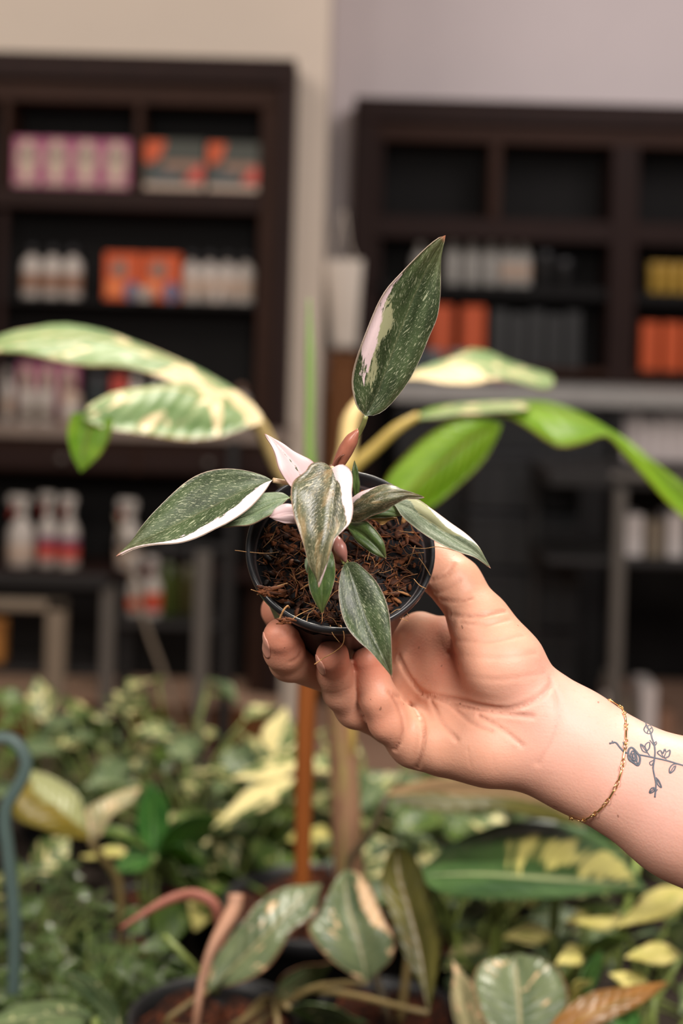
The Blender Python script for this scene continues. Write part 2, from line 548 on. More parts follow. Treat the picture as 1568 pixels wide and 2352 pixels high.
pinkbox = plain('pink_carton', s2l(168, 92, 122), 0.5, 0, 0.1, 20)
creamlab = plain('cream_label', s2l(186, 162, 144), 0.5, 0, 0.1, 60)
greymark = plain('grey_print', s2l(120, 108, 96), 0.6, 0, 0.2, 60)
orangebox = plain('orange_carton', s2l(196, 78, 26), 0.55, 0, 0.1, 20)
greenblack = plain('dark_green_carton', s2l(52, 54, 44), 0.5, 0, 0.15, 20)
redlab = plain('red_label', s2l(190, 70, 56), 0.5, 0, 0.1, 40)
bluegrey = plain('blue_grey_label', s2l(92, 96, 124), 0.5, 0, 0.1, 40)
whitepl = plain('white_plastic', s2l(186, 176, 168), 0.42, 0, 0.06, 30)
darkcap = plain('dark_cap', s2l(34, 32, 36), 0.4, 0, 0.1, 30)
brownlab = plain('brown_label', s2l(140, 104, 84), 0.5, 0, 0.2, 60)
purplelab = plain('purple_label', s2l(112, 56, 92), 0.5, 0, 0.1, 40)
yellowpl = plain('mustard_plastic', s2l(176, 140, 56), 0.45, 0, 0.12, 30)
blackbox = plain('black_carton', s2l(22, 21, 22), 0.45, 0, 0.2, 20)
glassgrey = plain('grey_blue_jar', s2l(92, 100, 104), 0.3, 0, 0.12, 30)

def deco_pink(t, x0, x1, z, h, Y):
    cx, w = (x0 + x1) / 2, x1 - x0
    oval(t, 'label_panel', cx, z + h * .56, w * .36, h * .40, Y, creamlab)
    oval(t, 'printed_mark', cx, z + h * .66, w * .18, h * .15, Y - 0.0016, greymark)
    patch(t, 'label_band', x0 + w * .1, x1 - w * .1, z + h * .06, z + h * .14, Y, creamlab)
_e = [22, 89, 157, 226, 295]
_w = ['leftmost', 'second', 'third', 'rightmost']
for k in range(4):
    carton(_e[k], _e[k + 1], zs1, 114, YL + 0.03, pinkbox, f'pink carton with cream oval label, {_w[k]} of the four on the top shelf', 'pink cartons on the top shelf', deco_pink)
def deco_og(t, x0, x1, z, h, Y):
    w = x1 - x0
    g = Geo()
    tri = np.array([[x0 + .01*w, Y - .0016, z + h*.97], [x0 + .36*w, Y - .0016, z + h*.97], [x0 + .30*w, Y - .0016, z + h*.72], [x0 + .12*w, Y - .0016, z + h*.52], [x0 + .01*w, Y - .0016, z + h*.56]])
    g.add(np.concatenate([tri, tri + np.array([0, .002, 0])]), [(4, 3, 2, 1, 0)] + [(i, (i + 1) % 5, (i + 1) % 5 + 5, i + 5) for i in range(5)])
    g.mk('orange_corner', orangebox, t, False)
    patch(t, 'brown_band', x0 + w*.32, x1 - w*.02, z + h*.42, z + h*.58, Y, brownlab)
    g = Geo()
    tri = np.array([[x0 + .66*w, Y - .0018, z + h*.18], [x0 + .98*w, Y - .0018, z + h*.18], [x0 + .98*w, Y - .0018, z + h*.52], [x0 + .84*w, Y - .0018, z + h*.48]])
    g.add(np.concatenate([tri, tri + np.array([0, .002, 0])]), [(0, 1, 2, 3)[::-1]] + [(i, (i + 1) % 4, (i + 1) % 4 + 4, i + 4) for i in range(4)])
    g.mk('red_corner', redlab, t, False)
    patch(t, 'pale_band', x0 + w*.02, x1 - w*.02, z + h*.03, z + h*.14, Y, creamlab)
    patch(t, 'window_panel', x0 + w*.12, x0 + w*.60, z + h*.20, z + h*.38, Y, plain('slate_print', s2l(64, 74, 78), 0.5, 0, 0.2, 60))
carton(321, 466, zs1, 118, YL + 0.03, greenblack, 'dark carton with an orange corner beside the pink cartons on the top shelf', 'dark cartons with orange corners', deco_og)
carton(467, 591, zs1, 116, YL + 0.03, greenblack, 'dark carton with an orange corner at the right end of the top shelf', 'dark cartons with orange corners', deco_og)

def bottle(px, Y, zf, wpx, hpx, label, group, body=None, lab=None, cap=None, kind='bottle', x=None):
    """round bottle with shoulder, cap and wrap label"""
    x = xz(px, 600, Y)[0] if x is None else x
    r = wpx / 2 / FPX * Y
    h = hpx / FPX * Y
    t = empty('bottle' if kind != 'tub' else 'tub', (x, Y, zf), label, 'bottle' if kind != 'tub' else 'tub', group)
    o = (x, Y, zf)
    if kind == 'tub':
        bd = Geo().lathe([(r*.86, .0005), (r*.9, .004), (r*.98, h*.72), (r, h*.74), (r, h*.80)], o, sides=18).mk('tub_body', body, t)
        Geo().lathe([(r*1.03, h*.80), (r*1.04, h*.82), (r*1.04, h*.97), (r*.98, h)], o, sides=18).mk('lid', cap, t)
    else:
        bd = Geo().lathe([(r*.92, .0005), (r, .006), (r, h*.60), (r*.93, h*.68), (r*.55, h*.76), (r*.36, h*.79), (r*.36, h*.83)], o, sides=18).mk('bottle_body', body, t)
        Geo().lathe([(r*.44, h*.825), (r*.44, h*.95), (r*.30, h*.965), (r*.26, h)], o, sides=14).mk('cap', cap, t)
    if lab:
        Geo().lathe([(r*1.004, h*.16), (r*1.012, h*.165), (r*1.012, h*.46), (r*1.004, h*.465)], o, sides=18).mk('label_wrap', lab, bd)
    return t
for k, px in enumerate((74, 121, 167)):
    bottle(px, YL + 0.10 - 0.012 * k, zs2, 46, 122, 'white bottle with dark cap, ' + ['left', 'middle', 'right'][k] + ' of the three left of the orange packs', 'white bottles on the middle shelf', whitepl, brownlab, darkcap)
for k, px in enumerate((441, 482, 523, 564)):
    bottle(px, YL + 0.11, zs2, 42, 118, 'white bottle with dark cap, ' + ['first', 'second', 'third', 'fourth'][k] + ' to the right of the orange packs', 'white bottles on the middle shelf', whitepl, creamlab, darkcap)
bottle(498, YL + 0.05, zs2, 34, 34, 'small white tub in front of the row of white bottles', None, whitepl, None, creamlab, 'tub')
def deco_or(t, x0, x1, z, h, Y):
    w = x1 - x0
    oval(t, 'blue_seal', x1 - w*.22, z + h*.20, w*.22, h*.20, Y, bluegrey)
    oval(t, 'grey_emblem', x0 + w*.42, z + h*.66, w*.22, h*.16, Y, greymark)
    patch(t, 'light_strip', x0 + w*.08, x0 + w*.5, z + h*.10, z + h*.42, Y, plain('light_orange_print', s2l(222, 120, 60), 0.5, 0, 0.1, 40))
carton(238, 325, zs2, 110, YL + 0.06, orangebox, 'left orange pack with blue seal on the middle shelf', 'orange packs on the middle shelf', deco_or)
carton(326, 416, zs2, 110, YL + 0.06, orangebox, 'right orange pack with blue seal on the middle shelf', 'orange packs on the middle shelf', deco_or)
bottle(333, YL + 0.035, zs2, 40, 30, 'small pale tub in front of the orange packs', None, whitepl, None, creamlab, 'tub')

# counter goods, left
bottle(22, YL + 0.05, zs3, 40, 120, 'tall white bottle at the left end of the counter', None, whitepl, creamlab, whitepl)
for k, (a_, b_) in enumerate(((44, 92), (93, 140), (141, 188))):
    carton(a_, b_, zs3, 132, YL + 0.14, pinkbox, 'tall pink carton at the back of the counter, ' + ['left', 'middle', 'right'][k] + ' of three', 'pink cartons on the counter', deco_pink, 0.06)
for k, px in enumerate((72, 114)):
    bottle(px, YL + 0.0, zs3, 42, 76, 'squat white tub on the counter, ' + ['left', 'right'][k] + ' of two before the pink cartons', 'white tubs on the counter', whitepl, greymark, whitepl, 'tub')
bottle(172, YL + 0.02, zs3, 46, 96, 'cream bottle with brown cap on the counter beside the white tubs', None, creamlab, whitepl, brownlab)
bottle(232, YL + 0.08, zs3, 52, 112, 'dark slate jar standing on the counter', None, plain('slate_jar', s2l(48, 56, 58), 0.35, 0, 0.1, 30), None, darkcap, 'tub')
carton(262, 300, zs3, 108, YL + 0.10, redlab, 'slim red carton beside the dark slate jar', None, None, 0.05)
for k, px in enumerate((320, 372, 424)):
    bottle(px, YL + 0.06, zs3, 48, 112, 'pale bottle behind the broad banana leaf, ' + ['left', 'middle', 'right'][k] + ' of three', 'pale bottles on the counter', whitepl, creamlab, whitepl)
for k, px in enumerate((528, 562)):
    bottle(px, YL + 0.05, zs3, 40, 88 + 10 * k, ['shorter', 'taller'][k] + ' white bottle at the right end of the counter', 'white bottles at the counter end', whitepl, creamlab, brownlab)

def sprayer(px, Y, zf, wpx, hpx, lab, label, lab2=None):
    """trigger spray bottle"""
    x = xz(px, 1200, Y)[0]
    r = wpx / 2 / FPX * Y
    h = hpx / FPX * Y
    o = (x, Y, zf)
    t = empty('spray_bottle', o, label, 'spray bottle', 'trigger spray bottles below the counter')
    bd = Geo().lathe([(r*.9, .0005), (r, .006), (r, h*.45), (r*.9, h*.54), (r*.42, h*.66), (r*.30, h*.72), (r*.30, h*.76)], o, sides=18).mk('bottle_body', whitepl, t)
    Geo().lathe([(r*1.008, h*.12), (r*1.016, h*.125), (r*1.016, h*.30), (r*1.008, h*.305)], o, sides=18).mk('label_wrap', lab, bd)
    if lab2:
        Geo().lathe([(r*1.008, h*.31), (r*1.016, h*.315), (r*1.016, h*.42), (r*1.008, h*.425)], o, sides=18).mk('label_band', lab2, bd)
    g = Geo()
    g.lathe([(r*.40, h*.74), (r*.40, h*.80), (r*.32, h*.83)], o, sides=14)
    g.box((x - r*1.0, Y - r*.28, zf + h*.86), (x + r*.55, Y + r*.28, zf + h), 0.006)
    g.box((x - r*.22, Y - r*.2, zf + h*.80), (x + r*.30, Y + r*.2, zf + h*.88), 0.003)
    hd = g.mk('spray_head', whitepl, t)
    Geo().tube([(x - r*.70, Y, zf + h*.87), (x - r*.62, Y, zf + h*.78), (x - r*.85, Y, zf + h*.70)], r*.12, 6, 8).mk('trigger', redlab, hd)
    return t
sprayer(50, YL - 0.02, zs4, 62, 160, creamlab, 'white spray bottle under the counter, leftmost of the row')
sprayer(112, YL - 0.02, zs4, 46, 168, redlab, 'spray bottle with red and purple label, left one of the pair', purplelab)
sprayer(160, YL - 0.04, zs4, 46, 166, redlab, 'spray bottle with red and purple label, right one of the pair', purplelab)
sprayer(298, YL - 0.02, zs4, 58, 158, creamlab, 'white spray bottle standing alone under the counter')

# lower rack in front of the left unit
YK = 4.45
RK = empty('display_rack', (xz(150, 1500, YK)[0], YK + 0.1, 0), 'low metal display rack with tan legs before the left counter', 'rack')
def kx(px): return xz(px, 1500, YK)[0]
def kz(py, px=200): return xz(px, py, YK)[1]
bx('top_rail', kx(-160), kx(245), YK, YK + 0.03, kz(1352), kz(1322), steel_dark, RK)
bx('rail', kx(-160), kx(150), YK - 0.02, YK + 0.01, kz(1404), kz(1380), steel_tan, RK)
bx('leg', kx(106), kx(150), YK - 0.02, YK + 0.02, 0, kz(1380), steel_tan, RK)
bx('leg', kx(226), kx(258), YK + 0.02, YK + 0.06, 0, kz(1350), steel, RK)
bx('leg', kx(262), kx(290), YK + 0.10, YK + 0.13, 0, kz(1340), steel_dark, RK)
bx('leg', kx(-150), kx(-118), YK - 0.02, YK + 0.02, 0, kz(1380), steel_tan, RK)
zk = kz(1432, 320)
bx('shelf', kx(262), kx(520), YK + 0.02, YK + 0.24, zk - 0.02, zk, steel_dark, RK)
bx('leg', kx(442), kx(478), YK, YK + 0.03, 0, kz(1268, 460), steel, RK)
bx('leg', kx(500), kx(528), YK + 0.02, YK + 0.05, 0, kz(1268, 500), steel_dark, RK)
bx('top_rail', kx(262), kx(530), YK + 0.005, YK + 0.035, kz(1268, 460), kz(1252, 460), steel_dark, RK)
bx('low_shelf', kx(-140), kx(262), YK + 0.03, YK + 0.22, kz(1560), kz(1545), steel_dark, RK)
Geo().tube(PP([(270, 1180, YK + .02), (330, 1420, YK - .02), (380, 1560, YK - .04), (420, 1700, YK - .06)]), 0.007, 8, 10).mk('brace', steel_tan, RK)
YK2 = YK + 0.12
for k, px in enumerate((314, 356)):
    t = sprayer(px, YK2 - 0.02 * k, zk + 0.001, 40, 138, redlab if k else orangebox, 'spray bottle with orange label on the low rack, ' + ['left', 'right'][k] + ' of two', orangebox if k else None)
carton(0, 34, kz(1545) + .001, 96, YK + 0.08, plain('ochre_carton', s2l(176, 116, 52), 0.6, 0, 0.1, 30), 'small ochre carton on the lowest rack board at the left edge', None, None, 0.06)
bottle(406, YK + 0.14, zk + .001, 44, 150, 'dark green bottle on the low rack beside the orange spray bottles', None, plain('green_glass', s2l(60, 70, 26), 0.3, 0, 0.2, 20), None, darkcap)
bottle(452, YK + 0.16, zk + .001, 38, 140, 'olive bottle half behind the grey rack leg', None, plain('olive_glass', s2l(70, 66, 34), 0.3, 0, 0.2, 20), None, darkcap)
carton(534, 560, 0.001, 760, YK + 0.3, blackbox, 'tall black box standing behind the rack leg', None, None, 0.10)

# ---- right unit goods
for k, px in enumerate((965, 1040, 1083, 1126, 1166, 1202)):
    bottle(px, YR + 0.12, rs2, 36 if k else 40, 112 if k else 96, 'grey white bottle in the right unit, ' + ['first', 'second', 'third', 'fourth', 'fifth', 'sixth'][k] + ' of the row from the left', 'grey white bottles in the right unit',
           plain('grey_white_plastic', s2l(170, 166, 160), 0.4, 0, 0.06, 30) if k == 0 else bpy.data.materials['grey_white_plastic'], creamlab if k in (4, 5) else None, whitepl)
for k, px in enumerate((1252, 1296)):
    bottle(px, YR + 0.12, rs2, 48, 84 - 18 * k, ['taller', 'shorter'][k] + ' black jar at the end of the grey white bottles', 'black jars in the right unit', blackbox, None, darkcap, 'tub')
for k, (a_, b_) in enumerate(((990, 1046), (1062, 1119))):
    carton(a_, b_, rs3, 138, YR + 0.04, orangebox, ['left', 'right'][k] + ' tall orange carton behind the upright pink-edged leaf', 'tall orange cartons in the right unit', None, 0.08)
for k in range(5):
    carton(1132 + 42 * k, 1172 + 42 * k, rs3, 132 - 6 * (k % 2), YR + 0.05, blackbox, 'tall black carton in the right unit, ' + ['first', 'second', 'third', 'fourth', 'fifth'][k] + ' after the orange cartons', 'tall black cartons in the right unit', None, 0.10)
for k, px in enumerate((1503, 1531, 1559, 1587)):
    bottle(px, YR + 0.10, rs2b, 28, 70, 'mustard yellow tub by the right edge of the photo, ' + ['first', 'second', 'third', 'fourth'][k] + ' from the left', 'mustard tubs in the right unit', yellowpl, None, yellowpl, 'tub')
for k, (a_, b_) in enumerate(((1476, 1520), (1526, 1572), (1578, 1624))):
    carton(a_, b_, rs3, 112, YR + 0.05, orangebox, 'orange carton below the mustard tubs, ' + ['left', 'middle', 'right'][k] + ' one', 'orange cartons below the mustard tubs', None, 0.08)
for k, px in enumerate((950, 1000, 1058)):
    bottle(px, YR - 0.30, rs4, 48, 74, 'grey blue jar on the stone counter, ' + ['left', 'middle', 'right'][k] + ' of three', 'grey blue jars on the stone counter', glassgrey, None, glassgrey, 'tub')
bottle(1160, YR - 0.32, rs4, 44, 40, 'low purple tub on the stone counter', None, purplelab, None, darkcap, 'tub')
paper = plain('white_paper_sack', s2l(206, 196, 194), 0.7, 0, 0.08, 20)
for k in range(7):
    x0 = rx(1394 + 30 * k)
    x1 = rx(1421 + 30 * k)
    h = (116 + 6 * math.sin(k * 2.1)) / FPX * YR
    t = empty('paper_sack', ((x0 + x1) / 2, YR - 0.25, rs5), 'white paper sack in the row under the counter, ' + ['first', 'second', 'third', 'fourth', 'fifth', 'sixth', 'seventh'][k] + ' from the left', 'sack', 'white paper sacks under the counter')
    g = Geo()
    n = 10
    ring_ = [(x0, -.06), ((x0 + x1) / 2, -.068), (x1, -.06), (x1 + .002, 0), (x1, .06), ((x0 + x1) / 2, .064), (x0, .06), (x0 - .002, 0)]
    lv = [(0.0005, .92), (h * .12, 1.0), (h * .6, 1.02), (h * .86, .9), (h * .97, .6), (h, .52)]
    vv = [((x0 + x1) / 2 + (a - (x0 + x1) / 2) * s, YR - 0.25 + b * s, rs5 + z) for z, s in lv for a, b in ring_]
    ff = [(i*8 + j, i*8 + (j + 1) % 8, (i+1)*8 + (j + 1) % 8, (i+1)*8 + j) for i in range(5) for j in range(8)] + [tuple(range(7, -1, -1)), tuple(40 + j for j in range(8))]
    g.add(vv, ff)
    g.mk('sack_body', paper, t)
    Geo().box((x0 + .008, YR - .25 - .03, rs5 + h * .975), (x1 - .008, YR - .25 + .03, rs5 + h * 1.02), .002).mk('folded_top', paper, t, False)

# metal table at the right, in front of the counter
YT = 4.6
def tx(px): return xz(px, 1300, YT)[0]
def tz(py, px=1450): return xz(px, py, YT)[1]
TB = empty('metal_table', (tx(1480), YT + 0.2, 0), 'dark metal work table with grey legs below the white paper sacks', 'table')
bx('table_top', tx(1255), tx(1760), YT, YT + 0.5, tz(1122), tz(1088), steel_dark, TB)
bx('edge_strip', tx(1395), tx(1760), YT - 0.012, YT - 0.001, tz(1102), tz(1086), steel, TB)
bx('leg', tx(1408), tx(1436), YT, YT + 0.04, 0, tz(1122), steel, TB)
bx('leg', tx(1258), tx(1282), YT + 0.42, YT + 0.46, 0, tz(1122), steel_dark, TB)
bx('leg', tx(1725), tx(1750), YT, YT + 0.04, 0, tz(1122), steel, TB)
bx('low_shelf', tx(1258), tx(1760), YT + 0.02, YT + 0.48, tz(1290) - 0.02, tz(1290), steel_dark, TB)
zt2 = tz(1290)
for k, (a_, b_, h_, m_) in enumerate(((1452, 1496, 96, paper), (1500, 1545, 84, steel_tan), (1550, 1590, 100, paper))):
    carton(a_, b_, zt2, h_, YT + 0.10, m_, ['tall pale', 'low tan', 'pale'][k] + ' box on the lower shelf of the metal table, ' + ['left', 'middle', 'right'][k], 'boxes on the metal table shelf', None, 0.14)
bottle(1432, YT + 0.2, 0.0, 40, 250, 'pale cylindrical canister on the floor under the metal table', None, paper, None, steel, 'tub')
for k, (px, h_) in enumerate(((1465, 170), (1520, 210), (1560, 150))):
    carton(px - 19, px + 19, 0.001, h_, YT + 0.22, [steel_tan, paper, brownlab][k], ['tan', 'pale', 'brown'][k] + ' box standing on the floor under the metal table', 'boxes under the metal table', None, 0.16)
# black stacking crates in front of the counter
for k in range(5):
    z0 = 0.002 + 0.212 * k
    x0, x1 = xz(1075, 1200, 5.15)[0], xz(1330, 1200, 5.15)[0]
    t = empty('plastic_crate', ((x0 + x1) / 2, 5.29, z0), 'black plastic crate behind the thumb, ' + ['lowest', 'second from below', 'middle', 'second from top', 'topmost'][k] + ' of its stack', 'crate', 'stacked black crates')
    Geo().box((x0, 5.14, z0), (x1, 5.44, z0 + 0.19), 0.008).mk('crate_body', black_matte, t, False)
    cb = bpy.context.scene.objects[list(ORG)[-1]]
    Geo().box((x0 - .008, 5.132, z0 + 0.175), (x1 + .008, 5.448, z0 + 0.205), 0.006).mk('crate_rim', black_plastic, t, False)
    for j in range(4):
        a_ = x0 + (x1 - x0) * (j + .5) / 4
        Geo().box((a_ - .006, 5.128, z0 + .01), (a_ + .006, 5.141, z0 + .172), .002).mk('rib', black_plastic, cb, False)

# cloth bag hung on the corner of the right unit
YB = 5.90
bagm = plain('natural_cloth', s2l(236, 224, 210), 0.9, 0, 0.05, 60, 0.2)
bag = empty('cloth_bag', P1(785, 798, YB), 'white cloth bag hanging by its strap between the two shelf units', 'bag')
def bag_body():
    n, m = 14, 16
    V, F = [], []
    for i in range(n):
        s = i / (n - 1)
        lft = np.interp(s, [0, 1], [744, 764])
        rgt = np.interp(s, [0, 1], [834, 818])
        py = 598 + (800 - 598) * s
        for j in range(m):
            a = 2 * math.pi * j / m
            c = P1((lft + rgt) / 2 + (rgt - lft) / 2 * math.copysign(abs(math.cos(a)) ** 0.7, math.cos(a)), py + 3 * math.sin(a * 3), YB)
            V.append(c + np.array([0, -0.018 * math.sin(a) * (0.5 + math.sin(math.pi * min(1, s + .15))) , 0]))
    for i in range(n - 1):
        for j in range(m):
            F.append((i*m + j, (i+1)*m + j, (i+1)*m + (j+1) % m, i*m + (j+1) % m))
    F += [tuple(range(m)), tuple((n-1)*m + j for j in range(m))[::-1]]
    return V, F
mk('bag_body', *bag_body(), bagm, bag)
Geo().tube(PP([(762, 605, YB), (770, 560, YB), (782, 500, YB + .01), (788, 478, YB + .012), (792, 500, YB), (800, 560, YB - .01), (818, 605, YB - .01)]), 0.012, 8, 24, flat=0.35).mk('strap', bagm, bag)
Geo().tube(PP([(786, 482, YB + .045), (787, 483, YB + .01), (788, 478, YB - .012)]), 0.006, 8, 8).mk('hook', steel, bag)
st = empty('wooden_plinth', (xz(785, 900, 5.7)[0], 5.75, 0), 'tall brown wooden plinth under the hanging cloth bag', 'plinth')
x0, x1 = xz(748, 900, 5.65)[0], xz(822, 900, 5.65)[0]
zp = xz(785, 812, 5.65)[1]
bx('plinth_body', x0 + .008, x1 - .008, 5.66, 5.86, 0.04, zp - .03, wood_mid, st)
bx('plinth_top', x0, x1, 5.65, 5.87, zp - .03, zp, wood_mid, st)
bx('plinth_foot', x0, x1, 5.65, 5.87, 0.0, 0.04, wood_dark, st)
# ------------------------------------------------------------------ the person: hand and forearm, one continuous skin
# joints read off the photograph: (px, py, distance, radius in mm)
def J(px, py, d, r):
    return np.concatenate([P1(px, py, d), [r / 1000.0]])

def round_cone(p, A, B):
    """signed distance to a tapered capsule"""
    a, b, r1, r2 = A[:3], B[:3], A[3], B[3]
    ba = b - a
    l2 = ba @ ba
    rr = r1 - r2
    a2 = max(l2 - rr * rr, 1e-12)
    il2 = 1.0 / l2
    pa = p - a
    y = pa @ ba
    z = y - l2
    q = pa * l2 - y[..., None] * ba
    x2 = np.einsum('...i,...i->...', q, q)
    y2 = y * y * l2
    z2 = z * z * l2
    k = np.sign(rr) * rr * rr * x2
    out = (np.sqrt(x2 * a2 * il2) + y * rr) * il2 - r1
    m1 = np.sign(z) * a2 * z2 > k
    m2 = np.sign(y) * a2 * y2 < k
    out = np.where(m2, np.sqrt(x2 + y2) * il2 - r1, out)
    return np.where(m1, np.sqrt(x2 + z2) * il2 - r2, out)

def smin(a, b, k):
    h = np.clip(0.5 + 0.5 * (b - a) / k, 0, 1)
    return b * (1 - h) + a * h - k * h * (1 - h)

def chain(p, js, k):
    d = None
    for A, B in zip(js[:-1], js[1:]):
        e = round_cone(p, A, B)
        d = e if d is None else smin(d, e, k)
    return d

def touch(px, py, r, press=0.0012, start=0.50):
    """a fingertip of radius r mm resting on the pot where the photo shows it"""
    d = start
    for _ in range(60):
        d += 0.8 * float(np.clip(pot_sd(P1(px, py, d)[None], False)[0] - (r / 1000 - press), -0.02, 0.05))
    return J(px, py, d, r)

palm_bones = [
    [J(1285, 1690, 0.608, 18), J(1120, 1590, 0.636, 15), J(912, 1482, 0.668, 12)],                  # index metacarpal
    [J(1285, 1690, 0.608, 18), J(1100, 1630, 0.632, 14.5), J(885, 1568, 0.657, 11.5)],              # middle
    [J(1285, 1700, 0.606, 18), J(1090, 1672, 0.627, 14.5), J(905, 1648, 0.636, 11.0)],              # ring
    [J(1270, 1698, 0.605, 16), J(1090, 1706, 0.617, 13.6), J(950, 1698, 0.616, 10.8)],              # little
    [J(1228, 1706, 0.601, 14.5), J(1125, 1714, 0.602, 15.0), J(1020, 1708, 0.607, 13.2)],             # heel of the hand
    [J(1218, 1622, 0.604, 14), J(1158, 1532, 0.604, 16.0), J(1102, 1440, 0.611, 12.4)],             # ball of the thumb
    [J(1190, 1630, 0.611, 16), J(1060, 1590, 0.622, 14.5), J(965, 1560, 0.641, 12.5)],              # hollow of the palm
    [J(1150, 1580, 0.616, 17), J(1040, 1500, 0.636, 13.5), J(965, 1458, 0.653, 10.5)],              # web to the index
]
thumb = [J(1160, 1532, 0.604, 14), J(1106, 1430, 0.614, 11.6), J(1046, 1340, 0.622, 11.0), J(1008, 1306, 0.629, 10.6), J(982, 1290, 0.633, 9.4)]
index = [J(912, 1482, 0.668, 11.2), J(770, 1500, 0.684, 9.6), J(668, 1446, 0.672, 8.6), J(640, 1402, 0.654, 8.2)]
middle = [J(885, 1568, 0.657, 10.6), J(785, 1558, 0.644, 8.6), J(664, 1518, 0.610, 8.0), touch(652, 1494, 8.0, -0.0006), touch(646, 1462, 7.7)]
ring = [J(908, 1660, 0.636, 9.8), J(815, 1626, 0.617, 8.0), J(783, 1588, 0.611, 7.3), touch(769, 1545, 7.1, -0.0010), touch(763, 1506, 6.9)]
little = [J(950, 1700, 0.615, 10.4), J(894, 1654, 0.609, 8.6), J(868, 1602, 0.6065, 7.6), J(852, 1552, 0.6085, 6.8), touch(843, 1514, 6.3)]

ax0, ax1, ax2 = np.array([1345, 1745, 0.598]), np.array([1568, 1866, 0.576]), np.array([2150, 2190, 0.500])
pr = np.array([0.475, -0.88])                     # across the forearm, in the picture plane
def arm_rail(s, w0, w1, w2, r0, r1, r2):
    return [J(ax0[0] + s*w0*pr[0], ax0[1] + s*w0*pr[1], ax0[2], r0), J(ax1[0] + s*w1*pr[0], ax1[1] + s*w1*pr[1], ax1[2], r1),
            J(ax2[0] + s*w2*pr[0], ax2[1] + s*w2*pr[1], ax2[2], r2)]
arm_rails = [arm_rail(1, 38, 54, 70, 16.6, 17.8, 20), arm_rail(-1, 36, 46, 62, 15.4, 16.6, 20), arm_rail(0, 0, 0, 0, 17.8, 18.6, 24)]

def hand_raw(p):
    d = None
    for js in palm_bones:
        e = chain(p, js, 0.008)
        d = e if d is None else smin(d, e, 0.009)
    a = None
    for js in arm_rails:
        e = chain(p, js, 0.01)
        a = e if a is None else smin(a, e, 0.008)
    # wrist bridge between arm and palm
    a = smin(a, chain(p, [J(1385, 1730, 0.597, 15), J(1255, 1645, 0.602, 15.5)], 0.004), 0.009)
    a = smin(a, chain(p, [J(1330, 1780, 0.597, 13), J(1222, 1724, 0.601, 12.5)], 0.004), 0.009)
    d = smin(d, a, 0.012)
    d = smin(d, chain(p, thumb, 0.004), 0.006)
    f = None
    for js in (index, middle, ring, little):
        e = chain(p, js, 0.004)
        f = e if f is None else smin(f, e, 0.0012)
    d = smin(d, f, 0.0055)
    # flesh gives way to the pot
    s = -(pot_sd(p) - 0.0004)
    k = 0.0016
    h = np.clip(0.5 - 0.5 * (s - d) / k, 0, 1)
    return s * (1 - h) + d * h + k * h * (1 - h)

def surface_nets(fun, lo, hi, h):
    n = np.ceil((hi - lo) / h).astype(int) + 1
    # coarse pass keeps the fine evaluation to a narrow band
    q = 4
    nc = (n + q - 1) // q + 1
    gx = [lo[i] + np.arange(nc[i]) * h * q for i in range(3)]
    cg = np.stack(np.meshgrid(*gx, indexing='ij'), -1)
    cd = fun(cg.reshape(-1, 3)).reshape(nc)
    ii = [np.minimum((np.arange(n[i]) + q // 2) // q, nc[i] - 1) for i in range(3)]
    D = cd[np.ix_(*ii)].astype(np.float64)
    band = np.abs(D) < h * q * 1.8
    idx = np.argwhere(band)
    D[band] = np.concatenate([fun(lo + c * h) for c in np.array_split(idx, max(1, len(idx) // 200000))])
    S = D < 0
    cs = np.zeros(n - 1, int)
    for dx in (0, 1):
        for dy in (0, 1):
            for dz in (0, 1):
                cs += S[dx:n[0]-1+dx, dy:n[1]-1+dy, dz:n[2]-1+dz]
    act = (cs > 0) & (cs < 8)
    cells = np.argwhere(act)
    vid = np.full(n - 1, -1)
    vid[act] = np.arange(len(cells))
    acc = np.zeros((len(cells), 3))
    cnt = np.zeros(len(cells))
    cor = [np.array(c) for c in np.ndindex(2, 2, 2)]
    for a in cor:
        for ax in range(3):
            if a[ax] == 0:
                b = a.copy()
                b[ax] = 1
                da = D[tuple((cells + a).T)]
                db = D[tuple((cells + b).T)]
                m = (da < 0) != (db < 0)
                t = np.where(m, da / np.where(m, da - db, 1), 0)
                acc[m] += (a + (b - a) * t[:, None])[m]
                cnt[m] += 1
    V = lo + (cells + acc / np.maximum(cnt, 1)[:, None]) * h
    F = []
    for ax in range(3):
        o1, o2 = (ax + 1) % 3, (ax + 2) % 3
        e = np.zeros(3, int)
        e[ax] = 1
        A = S[tuple(slice(0, n[i] - 1) if i == ax else slice(1, n[i] - 1) for i in range(3))]
        B = S[tuple(slice(1, n[i]) if i == ax else slice(1, n[i] - 1) for i in range(3))]
        for val in (True, False):
            w = np.argwhere((A != B) & (A == val))
            base = w.copy()
            base[:, o1] += 1
            base[:, o2] += 1
            def cell(s1, s2):
                c = base.copy()
                c[:, o1] += s1
                c[:, o2] += s2
                return vid[tuple(c.T)]
            qd = np.stack([cell(-1, -1), cell(0, -1), cell(0, 0), cell(-1, 0)], 1)
            F.append(qd if val else qd[:, ::-1])
    return V, np.concatenate(F)

def grad(fun, p, e=0.0004):
    k = np.array([[1, -1, -1], [-1, -1, 1], [-1, 1, -1], [1, 1, 1]], float)
    g = sum(fun(p + e * q)[:, None] * q for q in k)
    return g / (np.linalg.norm(g, axis=1)[:, None] + 1e-12)

def trace(pts, fun=hand_raw, start=0.47):
    """where the sight line through each photo pixel meets the skin"""
    a = np.array(pts, float)
    o = P(a[:, 0], a[:, 1], np.full(len(a), start))
    dr = o - EYE
    dr /= np.linalg.norm(dr, axis=1)[:, None]
    t = np.zeros(len(a))
    for _ in range(60):
        t += 0.9 * np.clip(fun(o + dr * t[:, None]), -0.01, 0.05)
    return o + dr * t[:, None]

